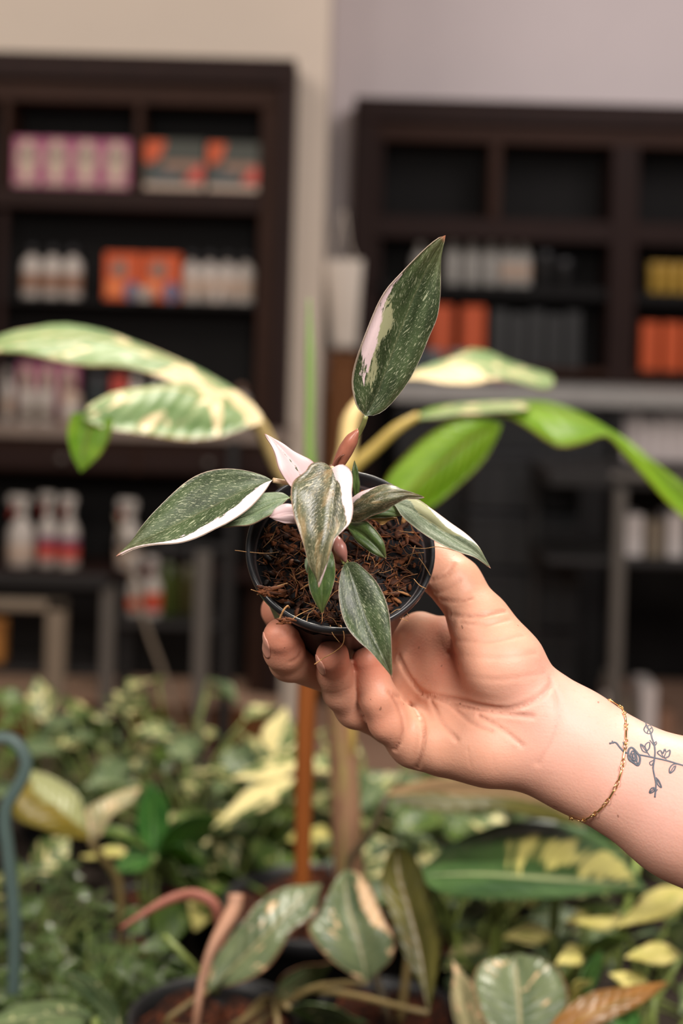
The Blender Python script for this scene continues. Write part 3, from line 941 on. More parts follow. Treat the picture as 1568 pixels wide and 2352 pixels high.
def dense(pts, step=6.0):
    a = np.array(pts, float)
    n = max(3, int(np.sum(np.linalg.norm(np.diff(a, axis=0), axis=1)) / step))
    return spline(a, n)

# skin folds: pixel polyline, depth mm, width mm
folds = [
    ([(915, 1508), (937, 1552), (973, 1593), (1026, 1604), (1071, 1612), (1116, 1622), (1174, 1628), (1236, 1604), (1268, 1572)], 1.2, 1.3),
    ([(973, 1593), (1040, 1618), (1120, 1634), (1223, 1646)], 0.8, 1.2),
    ([(893, 1590), (914, 1625), (924, 1664), (922, 1695), (906, 1722)], 1.1, 1.2),
    ([(903, 1594), (946, 1624), (968, 1655), (973, 1700), (959, 1762)], 1.4, 1.2),
    ([(1009, 1410), (1071, 1416), (1116, 1412), (1158, 1404)], 1.1, 1.1),
    ([(1013, 1378), (1050, 1382), (1080, 1376)], 1.1, 1.0),
    ([(990, 1332), (1022, 1323), (1042, 1298)], 1.3, 1.2),
    ([(1000, 1362), (1030, 1352), (1056, 1332)], 0.4, 1.2),
    ([(1060, 1430), (1110, 1436), (1170, 1424)], 0.3, 1.2),
    ([(1040, 1470), (1120, 1476), (1200, 1460)], 0.25, 1.4),
    ([(1030, 1500), (1120, 1512), (1230, 1500)], 0.22, 1.5),
    ([(1050, 1545), (1140, 1560), (1250, 1545)], 0.22, 1.5),
    ([(990, 1610), (1015, 1660), (1050, 1700)], 0.6, 1.3),
    ([(1030, 1615), (1080, 1660), (1130, 1680)], 0.5, 1.2),
    ([(1100, 1645), (1160, 1680), (1200, 1712)], 0.5, 1.2),
    ([(1075, 1720), (1082, 1760)], 0.18, 0.9),
    ([(1130, 1730), (1140, 1770)], 0.18, 0.9),
    ([(744, 1592), (776, 1590), (806, 1578)], 0.10, 1.0),
    ([(690, 1500), (682, 1514), (668, 1520)], 0.5, 1.2),
    ([(1262, 1560), (1285, 1620), (1270, 1690), (1236, 1752)], 0.35, 2.2),
]
pads = [([(1085, 1530)], 1.2, 12.0), ([(1120, 1740)], 0.8, 12.0)]
def fold_path(p):
    q = trace(dense(p, 4.0))
    for _ in range(6):
        q[1:-1] = 0.25 * q[:-2] + 0.5 * q[1:-1] + 0.25 * q[2:]
    for _ in range(4):
        q = q - np.clip(hand_raw(q), -0.002, 0.002)[:, None] * grad(hand_raw, q)
    return q
_fold_pts = [(fold_path(p), dp / 1000, w / 1000) for p, dp, w in folds]
_pad_pts = [(trace(p + p), dp / 1000, w / 1000) for p, dp, w in pads]

def hand_sd(p):
    d = hand_raw(p)
    near = np.abs(d) < 0.006
    if near.any():
        q = p[near]
        add = np.zeros(len(q))
        for fp, dp, w in _fold_pts:
            lo, hi = fp.min(0) - 4 * w, fp.max(0) + 4 * w
            m = np.all((q > lo) & (q < hi), axis=1)
            if m.any():
                r2 = np.min(((q[m][:, None, :] - fp[None]) ** 2).sum(-1), axis=1)
                add[m] += dp * (1.25 * np.exp(-r2 / (w * w) * 1.6) - 0.25 * np.exp(-r2 / (9 * w * w)))
        for fp, dp, w in _pad_pts:
            r2 = ((q - fp[0]) ** 2).sum(-1)
            add -= dp * np.exp(-r2 / (w * w))
        d = d.copy()
        d[near] += add
    return d

_allj = np.array([j for js in palm_bones + [thumb, index, middle, ring, little] + arm_rails for j in js])
_lo = _allj[:, :3].min(0) - 0.034
_hi = _allj[:, :3].max(0) + 0.034
HV, HF = surface_nets(hand_raw, _lo, _hi, 0.0018)
# refine once: split every quad, then settle on the detailed surface
def split_quads(V, F):
    e = np.concatenate([F[:, [0, 1]], F[:, [1, 2]], F[:, [2, 3]], F[:, [3, 0]]])
    es = np.sort(e, axis=1)
    u, inv = np.unique(es, axis=0, return_inverse=True)
    inv = inv.reshape(-1)
    n, m, k = len(V), len(u), len(F)
    V2 = np.concatenate([V, V[u].mean(1), V[F].mean(1)])
    em = n + inv.reshape(4, k)
    c = n + m + np.arange(k)
    F2 = np.concatenate([np.stack([F[:, i], em[i], c, em[(i + 3) % 4]], 1) for i in range(4)])
    return V2, F2
def settle(V, fun, it):
    for _ in range(it):
        V = V - np.clip(fun(V), -0.001, 0.001)[:, None] * grad(fun, V)
    return V
HV = settle(HV, hand_raw, 2)
HV, HF = split_quads(HV, HF)
HV = settle(HV, hand_sd, 2)

# flesh tints: fingertips and pressed edges are pinker
def near_to(pts, w):
    q = np.array(pts)
    return np.exp(-np.min(((HV[:, None, :] - q[None]) ** 2).sum(-1), axis=1) / (w * w))
_tips = [middle[-1][:3], ring[-1][:3], little[-1][:3], thumb[-1][:3], index[-1][:3]]
pink = np.clip(1.0 * near_to(_tips, 0.011) + 0.55 * near_to(trace([(1000, 1440), (960, 1480), (1040, 1500)]), 0.011)
               + 0.35 * near_to(trace([(1060, 1560), (1020, 1540), (860, 1650)]), 0.013), 0, 1)
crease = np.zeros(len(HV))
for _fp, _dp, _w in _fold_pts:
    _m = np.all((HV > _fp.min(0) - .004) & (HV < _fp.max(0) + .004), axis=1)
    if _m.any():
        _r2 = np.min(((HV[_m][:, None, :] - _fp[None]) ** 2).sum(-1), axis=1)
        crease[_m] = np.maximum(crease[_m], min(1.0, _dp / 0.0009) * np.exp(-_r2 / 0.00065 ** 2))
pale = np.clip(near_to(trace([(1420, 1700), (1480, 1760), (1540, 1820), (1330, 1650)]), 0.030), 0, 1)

g = G('skin')
_o = g.obj()
_n1 = g.noise(_o, 55.0, 4.0, 0.6)
_n2 = g.noise(_o, 420.0, 3.0, 0.6)
_c = g.mix(_n1, s2l(200, 143, 116), s2l(215, 160, 134))
_c = g.mix(g.M('MULTIPLY', g.attr('pink'), 0.75), _c, s2l(200, 112, 90))
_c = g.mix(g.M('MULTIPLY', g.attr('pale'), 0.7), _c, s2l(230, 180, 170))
_c = g.mix(g.M('MULTIPLY', g.smooth(_n2, 0.55, 0.75), 0.12), _c, s2l(190, 120, 100))
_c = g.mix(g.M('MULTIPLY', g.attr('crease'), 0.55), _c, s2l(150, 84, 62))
_specks = g.smooth(g.noise(_o, 420.0, 0.0), 0.845, 0.86)
_c = g.mix(g.M('MULTIPLY', _specks, 0.6), _c, s2l(110, 70, 52))
_lines = g.noise(g.node('ShaderNodeMapping', {'Vector': _o, 'Scale': (70, 70, 420), 'Rotation': (0, 0.25, 0)}).outputs[0], 1.0, 3.0, 0.6)
_fine = g.M('ADD', g.M('MULTIPLY', _lines, 0.9), g.M('ADD', g.M('MULTIPLY', g.voronoi(_o, 900.0).outputs['Distance'], 0.5), g.noise(_o, 260.0, 4.0, 0.65)))
g.bump(_fine, 0.16, 0.0006)
skin = g.fin(_c, 0.52, 0, 0.42)
g.put(g.b.inputs['Subsurface Weight'], 0.28)
g.put(g.b.inputs['Subsurface Radius'], (1.0, 0.38, 0.22))
g.put(g.b.inputs['Subsurface Scale'], 0.004)

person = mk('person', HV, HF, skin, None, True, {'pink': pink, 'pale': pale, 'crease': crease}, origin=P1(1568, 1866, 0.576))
tag(person, "bare tattooed forearm and hand reaching in from the right, gripping the small black pot", 'person')

# ------------------------------------------------------------------ nails, tattoo, bracelet
def onto_skin(p, off=0.0, it=6):
    for _ in range(it):
        p = p - (hand_sd(p) - off)[:, None] * grad(hand_sd, p)
    return p

g = G('fingernail')
_n = g.noise(g.obj(), 200.0, 2.0)
nail_mat = g.fin(g.mix(_n, s2l(208, 146, 126), s2l(220, 160, 140)), 0.32, 0, 0.6)
def fingernail(tip, prev, side, ln, wd):
    """a nail on the outward side of a fingertip"""
    ax = tip[:3] - prev[:3]
    ax /= np.linalg.norm(ax)
    sd = side - ax * (side @ ax)
    sd /= np.linalg.norm(sd)
    cr = np.cross(ax, sd)
    n, m = 13, 9
    pts = []
    for i in range(n):
        s = i / (n - 1)
        half = wd * (1 - (abs(2 * s - 1) ** 4) * 0.55)
        for j in range(m):
            t = 2 * j / (m - 1) - 1
            q = tip[:3] + ax * (-ln * 0.62 + ln * s) + cr * (half * t) + sd * tip[3]
            pts.append(q)
    p = onto_skin(np.array(pts), 0.00025)
    top = p
    bot = onto_skin(p.copy(), -0.0003, 3)
    F = [(i*m + j, i*m + j + 1, (i+1)*m + j + 1, (i+1)*m + j) for i in range(n - 1) for j in range(m - 1)]
    N = n * m
    F += [tuple(x + N for x in q[::-1]) for q in F]
    rim = [i*m for i in range(n)] + [(n-1)*m + j for j in range(1, m)] + [i*m + m - 1 for i in range(n - 2, -1, -1)] + [j for j in range(m - 2, 0, -1)]
    F += [(a, b, b + N, a + N) for a, b in zip(rim, rim[1:] + rim[:1])]
    mk('fingernail', np.concatenate([top, bot]), F, nail_mat, person)
# the nails look away from the pot
for fg, ln, wd in ((middle, 0.0115, 0.0050), (ring, 0.0105, 0.0046)):
    t_ = fg[-1]
    q = t_[:3] - POT_C
    rad = q - POT_N * (q @ POT_N)
    rad /= np.linalg.norm(rad)
    fingernail(t_, fg[-2], 0.55 * rad - 0.85 * CR, ln, wd)

Z3 = lambda pts: [(1168 + x * 0.2551, 1500 + y * 0.2551) for x, y in pts]
ink = [
    ([(905, 815), (960, 805), (1000, 850), (1040, 890), (1080, 905)], .40), ([(930, 790), (945, 815)], .30), ([(1030, 800), (1042, 850), (1040, 890)], .32),
    ([(1170, 915), (1250, 930), (1320, 945), (1430, 970), (1530, 1000), (1640, 1030), (1760, 1050)], .38),
    ([(1075, 930), (1080, 870), (1105, 850), (1140, 880), (1180, 940), (1165, 1010), (1120, 985), (1085, 960), (1075, 930)], .46),
    ([(1095, 915), (1115, 880), (1145, 915), (1152, 970), (1125, 965), (1100, 940), (1095, 915)], .36), ([(1115, 905), (1132, 910), (1136, 945), (1118, 942), (1115, 905)], .30), ([(1140, 950), (1165, 1005)], .34),
    ([(1228, 620), (1245, 660), (1272, 705), (1290, 770), (1310, 830), (1316, 900), (1310, 960), (1300, 1040), (1312, 1110), (1325, 1180), (1315, 1300)], .36),
    ([(1235, 650), (1216, 690), (1240, 722), (1280, 724), (1296, 690), (1272, 652), (1245, 660)], .26), ([(1245, 720), (1258, 688), (1282, 720)], .24), ([(1240, 670), (1262, 690), (1285, 672)], .22),
    ([(1270, 785), (1290, 810), (1312, 840)], .24), ([(1312, 835), (1330, 815), (1326, 795), (1312, 810), (1312, 835)], .24),
    ([(1250, 900), (1205, 880), (1186, 820), (1225, 848), (1250, 900)], .26), ([(1240, 885), (1228, 828), (1266, 802), (1266, 852), (1240, 885)], .26), ([(1245, 890), (1275, 935)], .26), ([(1190, 825), (1240, 890)], .2),
    ([(1390, 942), (1338, 897), (1366, 877), (1385, 907), (1405, 862), (1416, 892), (1450, 872), (1440, 930), (1395, 945)], .28), ([(1366, 877), (1390, 940)], .22), ([(1416, 892), (1396, 940)], .22), ([(1410, 945), (1420, 968)], .26),
    ([(1304, 965), (1266, 988), (1284, 1012), (1306, 980)], .26), ([(1300, 1000), (1295, 1040)], .24),
    ([(1530, 1000), (1480, 1002), (1447, 1040), (1450, 1082), (1490, 1052), (1502, 1012)], .28), ([(1450, 1078), (1490, 1015)], .2),
    ([(1325, 1120), (1352, 1150), (1376, 1212), (1345, 1190), (1328, 1140)], .26), ([(1330, 1130), (1372, 1205)], .2),
    ([(1312, 1210), (1282, 1220), (1266, 1260), (1300, 1250), (1322, 1215)], .28), ([(1270, 1255), (1316, 1212)], .22), ([(1322, 1250), (1340, 1225)], .22),
    ([(1600, 1020), (1590, 1070), (1610, 1110), (1630, 1070), (1610, 1020)], .26), ([(1650, 1035), (1690, 1000), (1720, 960)], .28),
]
tat = Geo()
for pts, r in ink:
    px = np.array(Z3(pts))
    n = max(4, int(np.sum(np.linalg.norm(np.diff(px, axis=0), axis=1)) / 3.0))
    q = onto_skin(trace(spline(px, n)), -0.0005 * r, 3)
    tat.tube(q, 1.28 * r / 1000, 6)
g = G('tattoo_ink')
_n = g.noise(g.obj(), 900.0, 2.0)
tat.mk('tattoo', g.fin(g.mix(_n, s2l(76, 82, 92), s2l(104, 106, 114)), 0.55, 0, 0.3), person)['label'] = 'grey line tattoo of crossed rose twigs'

front = [(1387, 1605), (1405, 1610), (1421, 1619), (1431, 1638), (1436, 1658), (1437, 1684), (1437, 1709), (1433, 1737), (1428, 1768), (1421, 1793), (1410, 1816), (1396, 1839), (1377, 1860), (1357, 1874), (1336, 1882), (1319, 1877), (1305, 1868)]
fp = spline(np.array(front, float), 60)
w3 = trace(fp)
miss = hand_sd(w3) > 0.0008
w3[miss] = onto_skin(P(fp[miss, 0], fp[miss, 1], np.full(miss.sum(), 0.600)), 0.0, 8)
s_ = np.linspace(0, 1, 24)[1:-1]
bp = np.stack([1308 + (1392 - 1308) * s_ + 14 * np.sin(np.pi * s_), 1855 + (1612 - 1855) * s_], 1)
ob = P(bp[:, 0], bp[:, 1], np.full(len(bp), 0.70))
db = EYE - ob
db /= np.linalg.norm(db, axis=1)[:, None]
tt = np.zeros(len(bp))
for _ in range(50):
    tt += 0.9 * np.clip(hand_raw(ob + db * tt[:, None]), -0.01, 0.05)
w3b = ob + db * tt[:, None]
loop = spline(np.concatenate([w3[2:-2], w3b[1:-1], w3[2:3]]), 400)
loop = onto_skin(loop, 0.0007, 3)
ls = np.concatenate([[0], np.cumsum(np.linalg.norm(np.diff(loop, axis=0), axis=1))])
g = G('gold')
_n = g.noise(g.obj(), 300.0, 2.0)
gold = g.fin(g.mix(_n, s2l(226, 186, 120), s2l(250, 222, 162)), 0.24, 1.0, 0.5)
bracelet = empty('bracelet', w3[30], 'fine gold chain bracelet of bars and small links around the wrist', 'bracelet')
def link_mesh(kind):
    gg = Geo()
    if kind == 'bar':
        gg.tube(np.array([[-.0022, 0, 0], [-.0018, 0, 0], [0, 0, 0], [.0018, 0, 0], [.0022, 0, 0]]), [.00022, .00040, .00044, .00040, .00022], 6, None, 0, 0.6)
    else:
        a = np.linspace(0, 2 * math.pi, 13)
        gg.tube(np.stack([.00125 * np.cos(a), .00075 * np.sin(a), 0 * a], 1), .00022, 5)
    return mesh_data('chain_' + kind, np.concatenate(gg.v), gg.f, gold)
bar_me, ring_me = link_mesh('bar'), link_mesh('link')
step, pos, k = [.0044, .0021, .0021], 0.0, 0
while pos < ls[-1] - 0.001:
    ln = step[k % 3]
    c = np.array([np.interp(pos + ln / 2, ls, loop[:, i]) for i in range(3)])
    a = np.array([np.interp(pos, ls, loop[:, i]) for i in range(3)])
    b = np.array([np.interp(pos + ln, ls, loop[:, i]) for i in range(3)])
    x = b - a
    x /= np.linalg.norm(x) + 1e-12
    nn = grad(hand_sd, c[None])[0]
    y = np.cross(nn, x)
    y /= np.linalg.norm(y) + 1e-12
    zz = np.cross(x, y)
    if k % 3:                                   # small links alternate edge-on and flat
        tw = (0.5 if k % 3 == 1 else -0.9)
        y, zz = y * math.cos(tw) + zz * math.sin(tw), zz * math.cos(tw) - y * math.sin(tw)
    o = bpy.data.objects.new('chain_bar' if k % 3 == 0 else 'chain_link', bar_me if k % 3 == 0 else ring_me)
    C.objects.link(o)
    o.parent = bracelet
    q = c - ORG[bracelet.name]
    o.matrix_local = Matrix(((x[0], y[0], zz[0], q[0]), (x[1], y[1], zz[1], q[1]), (x[2], y[2], zz[2], q[2]), (0, 0, 0, 1)))
    pos += ln
    k += 1
# ------------------------------------------------------------------ the variegated plant in the pot
def leaf_geo(Lp, Mp, Rp, bow=(0.002, 0.002), n=30, k=7, pink=None, cream=None, thick=0.0005, twist=0.0):
    """a blade from its two edges and midrib (world points, base to tip); v runs -1 (L) .. 1 (R)"""
    L, Mi, R = spline(Lp, n), spline(Mp, n), spline(Rp, n)
    u = np.linspace(0, 1, n)
    w = np.concatenate([np.linspace(-1, 0, k)[:-1], np.linspace(0, 1, k)])
    m = len(w)
    ax = R - L
    tg = np.gradient(Mi, axis=0)
    nr = np.cross(ax, tg)
    ln = np.linalg.norm(nr, axis=1)[:, None]
    nr = np.where(ln > 1e-9, nr / np.maximum(ln, 1e-9), 0)
    # face the normals to the lens side so that the bow sign is easy to read
    sg = np.sign(((EYE - Mi) * nr).sum(1).mean()) or 1.0
    nr = nr * sg
    prof = np.sin(np.pi * np.clip(u, 0, 1)) ** 0.6
    V = np.zeros((n, m, 3))
    for j, s in enumerate(w):
        e = L if s < 0 else R
        a = abs(s)
        b = bow[0] if s < 0 else bow[1]
        V[:, j] = Mi * (1 - a) + e * a + nr * (b * 4 * a * (1 - a) * prof)[:, None]
    # light waviness
    V += nr[:, None, :] * (0.0004 * np.sin(u * 17 + 1.0)[:, None] * np.abs(w)[None, :] ** 2)[..., None]
    uu = np.repeat(u[:, None], m, 1)
    vv = np.repeat(w[None], n, 0)
    def field(spec):
        if spec is None:
            return np.full((n, m), -1.0)
        if callable(spec):
            return spec(uu, vv)
        side, pts = spec
        thr = np.interp(u, [q[0] for q in pts], [q[1] for q in pts])
        return (vv * side if side else np.abs(vv)) - thr[:, None]
    F = []
    for i in range(n - 1):
        for j in range(m - 1):
            q = (i*m + j, i*m + j + 1, (i+1)*m + j + 1, (i+1)*m + j)
            F.append(q if sg > 0 else q[::-1])
    # back skin gives real thickness
    N = n * m
    top = V.reshape(-1, 3) + np.repeat(nr, m, 0) * thick / 2
    bot = V.reshape(-1, 3) - np.repeat(nr, m, 0) * thick / 2
    F2 = [tuple(x + N for x in q[::-1]) for q in F]
    rim = [i*m for i in range(n)] + [(n-1)*m + j for j in range(1, m)] + [i*m + m - 1 for i in range(n - 2, -1, -1)] + [j for j in range(m - 2, 0, -1)]
    S = []
    for a, b in zip(rim, rim[1:] + rim[:1]):
        q = (a, b, b + N, a + N)
        S.append(q if sg < 0 else q[::-1])
    at = {'lu': uu.reshape(-1), 'lv': vv.reshape(-1), 'pk': field(pink).reshape(-1), 'ck': field(cream).reshape(-1)}
    return np.concatenate([top, bot]), F + F2 + S, {q: np.concatenate([z, z]) for q, z in at.items()}

def variegated(name, dark, mid, fleck, dens=0.60, pinkc=s2l(244, 218, 220), rough=0.40, edge=s2l(176, 140, 120), streak=0.0, bronze=0.0):
    g = G(name)
    u, v = g.attr('lu'), g.attr('lv')
    av = g.M('ABSOLUTE', v)
    sd = g.M('MULTIPLY', g.rand(), 37.0)
    side = g.M('MULTIPLY', g.M('SIGN', v), 9.0)
    ven = g.M('SUBTRACT', u, g.M('MULTIPLY', av, 0.42))
    big = g.noise(g.vec(g.M('MULTIPLY', u, 4.0), g.M('MULTIPLY', v, 2.2), sd), 1.0, 4.0, 0.6)
    col = g.mix(g.smooth(big, 0.30, 0.72), dark, mid)
    if bronze:
        col = g.mix(g.M('MULTIPLY', g.smooth(g.noise(g.vec(g.M('MULTIPLY', ven, 7.0), g.M('MULTIPLY', v, 2.0), sd), 1.0, 3.0), 0.5, 0.7), bronze), col, s2l(186, 150, 104))
    f1 = g.noise(g.vec(g.M('MULTIPLY', ven, 84.0), g.M('ADD', g.M('MULTIPLY', av, 17.0), side), sd), 1.0, 2.0, 0.5)
    f2 = g.noise(g.vec(g.M('MULTIPLY', ven, 30.0), g.M('ADD', g.M('MULTIPLY', av, 4.5), side), g.M('ADD', sd, 5.0)), 1.0, 2.0, 0.55)
    f3 = g.noise(g.vec(g.M('MULTIPLY', ven, 210.0), g.M('ADD', g.M('MULTIPLY', av, 55.0), side), sd), 1.0, 1.0, 0.5)
    fl = g.M('MAXIMUM', g.smooth(f1, dens, dens + 0.05), g.smooth(f2, dens + 0.045, dens + 0.075))
    fl = g.M('MAXIMUM', fl, g.M('MULTIPLY', g.smooth(f3, dens + 0.06, dens + 0.09), 0.8))
    col = g.mix(g.M('MULTIPLY', fl, 0.82), col, fleck)
    if streak:
        f4 = g.noise(g.vec(g.M('MULTIPLY', u, 3.0), g.M('ADD', g.M('MULTIPLY', v, 9.0), sd), 0.0), 1.0, 3.0, 0.6)
        col = g.mix(g.M('MULTIPLY', g.smooth(f4, 0.50, 0.66), streak), col, fleck)
    jag = g.M('MULTIPLY', g.M('SUBTRACT', g.noise(g.vec(g.M('MULTIPLY', ven, 16.0), g.M('MULTIPLY', v, 9.0), sd), 1.0, 5.0, 0.7), 0.5), 0.75)
    ck = g.smooth(g.M('ADD', g.attr('ck'), jag), -0.012, 0.012)
    col = g.mix(ck, col, s2l(168, 168, 130))
    pk = g.smooth(g.M('ADD', g.attr('pk'), g.M('MULTIPLY', jag, 0.6)), -0.012, 0.012)
    pn = g.noise(g.vec(g.M('MULTIPLY', u, 5.0), g.M('MULTIPLY', v, 8.0), sd), 1.0, 3.0)
    col = g.mix(pk, col, g.mix(pn, tuple(c * 0.90 for c in pinkc), pinkc))
    rib = g.smooth(av, 0.045, 0.0)
    col = g.mix(g.M('MULTIPLY', rib, 0.16), col, s2l(150, 140, 100))
    ed = g.smooth(av, 0.955, 0.99)
    col = g.mix(g.M('MULTIPLY', ed, 0.8), col, edge)
    col = g.mix(g.M('MULTIPLY', g.smooth(u, 0.70, 1.0), 0.35), col, s2l(104, 92, 56))
    tip = g.smooth(u, 0.955, 0.995)
    col = g.mix(g.M('MULTIPLY', tip, 0.8), col, s2l(170, 104, 80))
    hgt = g.M('ADD', g.M('MULTIPLY', g.M('SINE', g.M('MULTIPLY', ven, 190.0)), 0.05), g.M('ADD', g.M('MULTIPLY', rib, -0.25), g.M('MULTIPLY', f1, 0.6)))
    g.bump(hgt, 0.30, 0.0006)
    m = g.fin(col, g.M('ADD', g.M('MULTIPLY', big, 0.16), rough - 0.08), 0, 0.55)
    g.translucent(g.mix(0.35, col, s2l(150, 190, 60)), 0.14)
    return m

leaf_dark = variegated('leaf_dark_flecked', s2l(42, 54, 31), s2l(74, 90, 56), s2l(178, 182, 148), 0.612, edge=s2l(206, 184, 166))
leaf_front = variegated('leaf_bronze_streaked', s2l(62, 64, 44), s2l(92, 96, 70), s2l(196, 186, 152), 0.605, streak=0.20, bronze=0.45, rough=0.30)
leaf_pale = variegated('leaf_pale_green', s2l(104, 126, 92), s2l(138, 158, 120), s2l(192, 202, 164), 0.60, streak=0.30, rough=0.4)
leaf_striped = variegated('leaf_grey_green_striped', s2l(98, 112, 88), s2l(132, 142, 116), s2l(190, 196, 172), 0.60, pinkc=s2l(240, 232, 222), streak=0.4, rough=0.42)
leaf_small = variegated('leaf_small_green', s2l(48, 68, 32), s2l(82, 104, 52), s2l(150, 160, 110), 0.655, rough=0.36)
leaf_pinkish = variegated('leaf_pink', s2l(58, 76, 56), s2l(80, 96, 72), s2l(150, 150, 128), 0.63, pinkc=s2l(246, 214, 216), rough=0.42)

def fleaf(L, M, R, mat, bow=(0.002, 0.002), pink=None, cream=None, n=30, name='leaf', label=None):
    v, f, a = leaf_geo(PP(L), PP(M), PP(R), bow, n, 7, pink, cream)
    o = mk(name, v, f, mat, plant, True, a)
    if label:
        o['label'] = label
    return o

def D3(pts, *ds):
    """attach distances: one, or interpolated base -> tip over the listed values"""
    n = len(pts)
    d = np.interp(np.linspace(0, 1, n), np.linspace(0, 1, len(ds)), ds)
    return [(p[0], p[1], d[i]) for i, p in enumerate(pts)]

def band(u, v, us, inner, outer):
    """a stripe on the first half of a blade, between two distances from the midrib"""
    a = np.interp(u, us, inner, left=2, right=2)
    b = np.interp(u, us, outer, left=-2, right=-2)
    return np.minimum(-v - a, b + v)
# tall upright leaf
fleaf(D3([(839, 955), (826, 944), (816, 927), (809, 875), (822, 811), (851, 736), (883, 672), (915, 632), (961, 585), (1002, 551), (1023, 540)], .585, .578, .572, .570, .574, .578),
      D3([(839, 955), (852, 930), (871, 886), (909, 782), (950, 678), (990, 597), (1023, 540)], .585, .586, .585, .582, .578),
      D3([(839, 955), (862, 952), (892, 933), (932, 886), (961, 828), (984, 776), (1004, 730), (1010, 678), (1011, 620), (1014, 585), (1023, 540)], .585, .588, .586, .582, .580, .578),
      leaf_dark, (0.002, 0.0035), pink=lambda u, v: band(u, v, [.17, .21, .30, .38, .50, .60, .75, .82], [.72, .64, .62, .64, .76, .86, .96, 1.05], [.70, .74, .84, .97, 1.1, 1.1, 1.1, 1.0]),
      cream=lambda u, v: band(u, v, [.12, .16, .25, .33, .40, .46, .52, .58, .63], [.42, .34, .32, .50, .52, .36, .38, .60, .90], [.38, .46, .62, .70, .76, .84, .86, .88, .86]), label='tall upright leaf with a pink left margin')
# long leaf to the left
fleaf(D3([(625, 1103), (608, 1129), (572, 1166), (528, 1199), (492, 1217), (452, 1234), (406, 1247), (353, 1253), (306, 1260), (266, 1278)], .588, .576, .570, .568, .572),
      D3([(625, 1103), (572, 1122), (505, 1156), (439, 1189), (373, 1222), (306, 1255), (266, 1278)], .588, .584, .580, .576, .572),
      D3([(625, 1103), (588, 1088), (545, 1077), (505, 1077), (465, 1088), (426, 1109), (389, 1139), (356, 1174), (326, 1212), (303, 1243), (283, 1265), (266, 1278)], .588, .592, .592, .588, .580, .572),
      leaf_dark, (0.0008, 0.0018), pink=(-1, [(0, .05), (.1, .32), (.25, .55), (.40, .66), (.55, .76), (.68, .86), (.8, .90), (.9, .82), (1, .3)]), label='long dark leaf with a pink lower margin')
# pale leaf under it
fleaf(D3([(666, 1144), (645, 1131), (615, 1131), (575, 1146), (535, 1176), (502, 1210)], .592, .594, .592, .588),
      D3([(666, 1144), (618, 1160), (555, 1189), (502, 1210)], .592, .590, .588),
      D3([(666, 1144), (651, 1157), (628, 1180), (598, 1196), (565, 1207), (529, 1211), (502, 1210)], .592, .586, .584, .588),
      leaf_pale, (0.002, 0.002))
# pink leaf standing behind
fleaf(D3([(704, 1128), (672, 1120), (651, 1098), (641, 1079), (634, 1052), (622, 1025), (607, 996)], .592, .586, .584, .586, .592),
      D3([(704, 1128), (689, 1090), (655, 1046), (622, 1008), (607, 996)], .594, .591, .590, .592),
      D3([(704, 1128), (726, 1090), (720, 1063), (697, 1048), (670, 1033), (636, 1012), (607, 996)], .594, .594, .592, .590, .592),
      leaf_pinkish, (0.0010, 0.0010), pink=(0, [(0, .02), (.5, .0), (.85, -.03), (.93, -.3), (1, -.5)]), label='almost wholly pink leaf')
# pink leaf end, low behind the front leaf
fleaf(D3([(706, 1176), (672, 1160), (651, 1157), (632, 1170), (619, 1187)], .588, .586, .586), D3([(706, 1186), (665, 1180), (640, 1184), (619, 1188)], .586, .583, .586),
      D3([(706, 1200), (680, 1204), (655, 1202), (634, 1196), (619, 1189)], .586, .582, .586), leaf_pinkish, (0.001, 0.002), pink=(-1, [(0, -2), (1, -2)]), n=18)
# big front leaf arching to the lens
fleaf(D3([(762, 1076), (741, 1063), (714, 1065), (701, 1082), (678, 1100), (669, 1116), (668, 1144), (674, 1182), (687, 1220), (699, 1258), (710, 1297), (724, 1326), (732, 1350)], .566, .564, .560, .556, .552, .551, .552),
      D3([(762, 1076), (767, 1113), (761, 1151), (755, 1190), (749, 1225), (742, 1262), (735, 1312), (732, 1350)], .566, .560, .556, .553, .552),
      D3([(762, 1076), (785, 1067), (804, 1078), (810, 1098), (808, 1132), (811, 1170), (804, 1201), (785, 1221), (770, 1237), (760, 1266), (750, 1301), (740, 1330), (732, 1350)], .566, .562, .556, .552, .550, .552),
      leaf_front, (0.0022, 0.0014), pink=(1, [(0, .15), (.12, .16), (.22, .40), (.34, .50), (.44, .66), (.52, .88), (.60, .93), (.8, .97), (.9, .7), (.94, .2), (1, -1)]), n=36, label='broad front leaf, right half partly pink')
# leaf pointing right
fleaf(D3([(792, 1172), (800, 1152), (823, 1132), (858, 1120), (881, 1112), (900, 1113), (923, 1125), (946, 1136), (975, 1143)], .580, .576, .572, .570, .570),
      D3([(792, 1176), (835, 1160), (880, 1140), (925, 1134), (975, 1143)], .580, .570, .566, .568, .570),
      D3([(792, 1190), (812, 1200), (831, 1197), (854, 1186), (884, 1174), (904, 1161), (927, 1149), (953, 1145), (975, 1143)], .580, .574, .570, .568, .570),
      leaf_front, (0.0022, 0.0022), pink=(-1, [(0, .1), (.25, .42), (.42, .75), (.5, 1.1), (1, 1.3)]), label='bronze-streaked leaf pointing right')
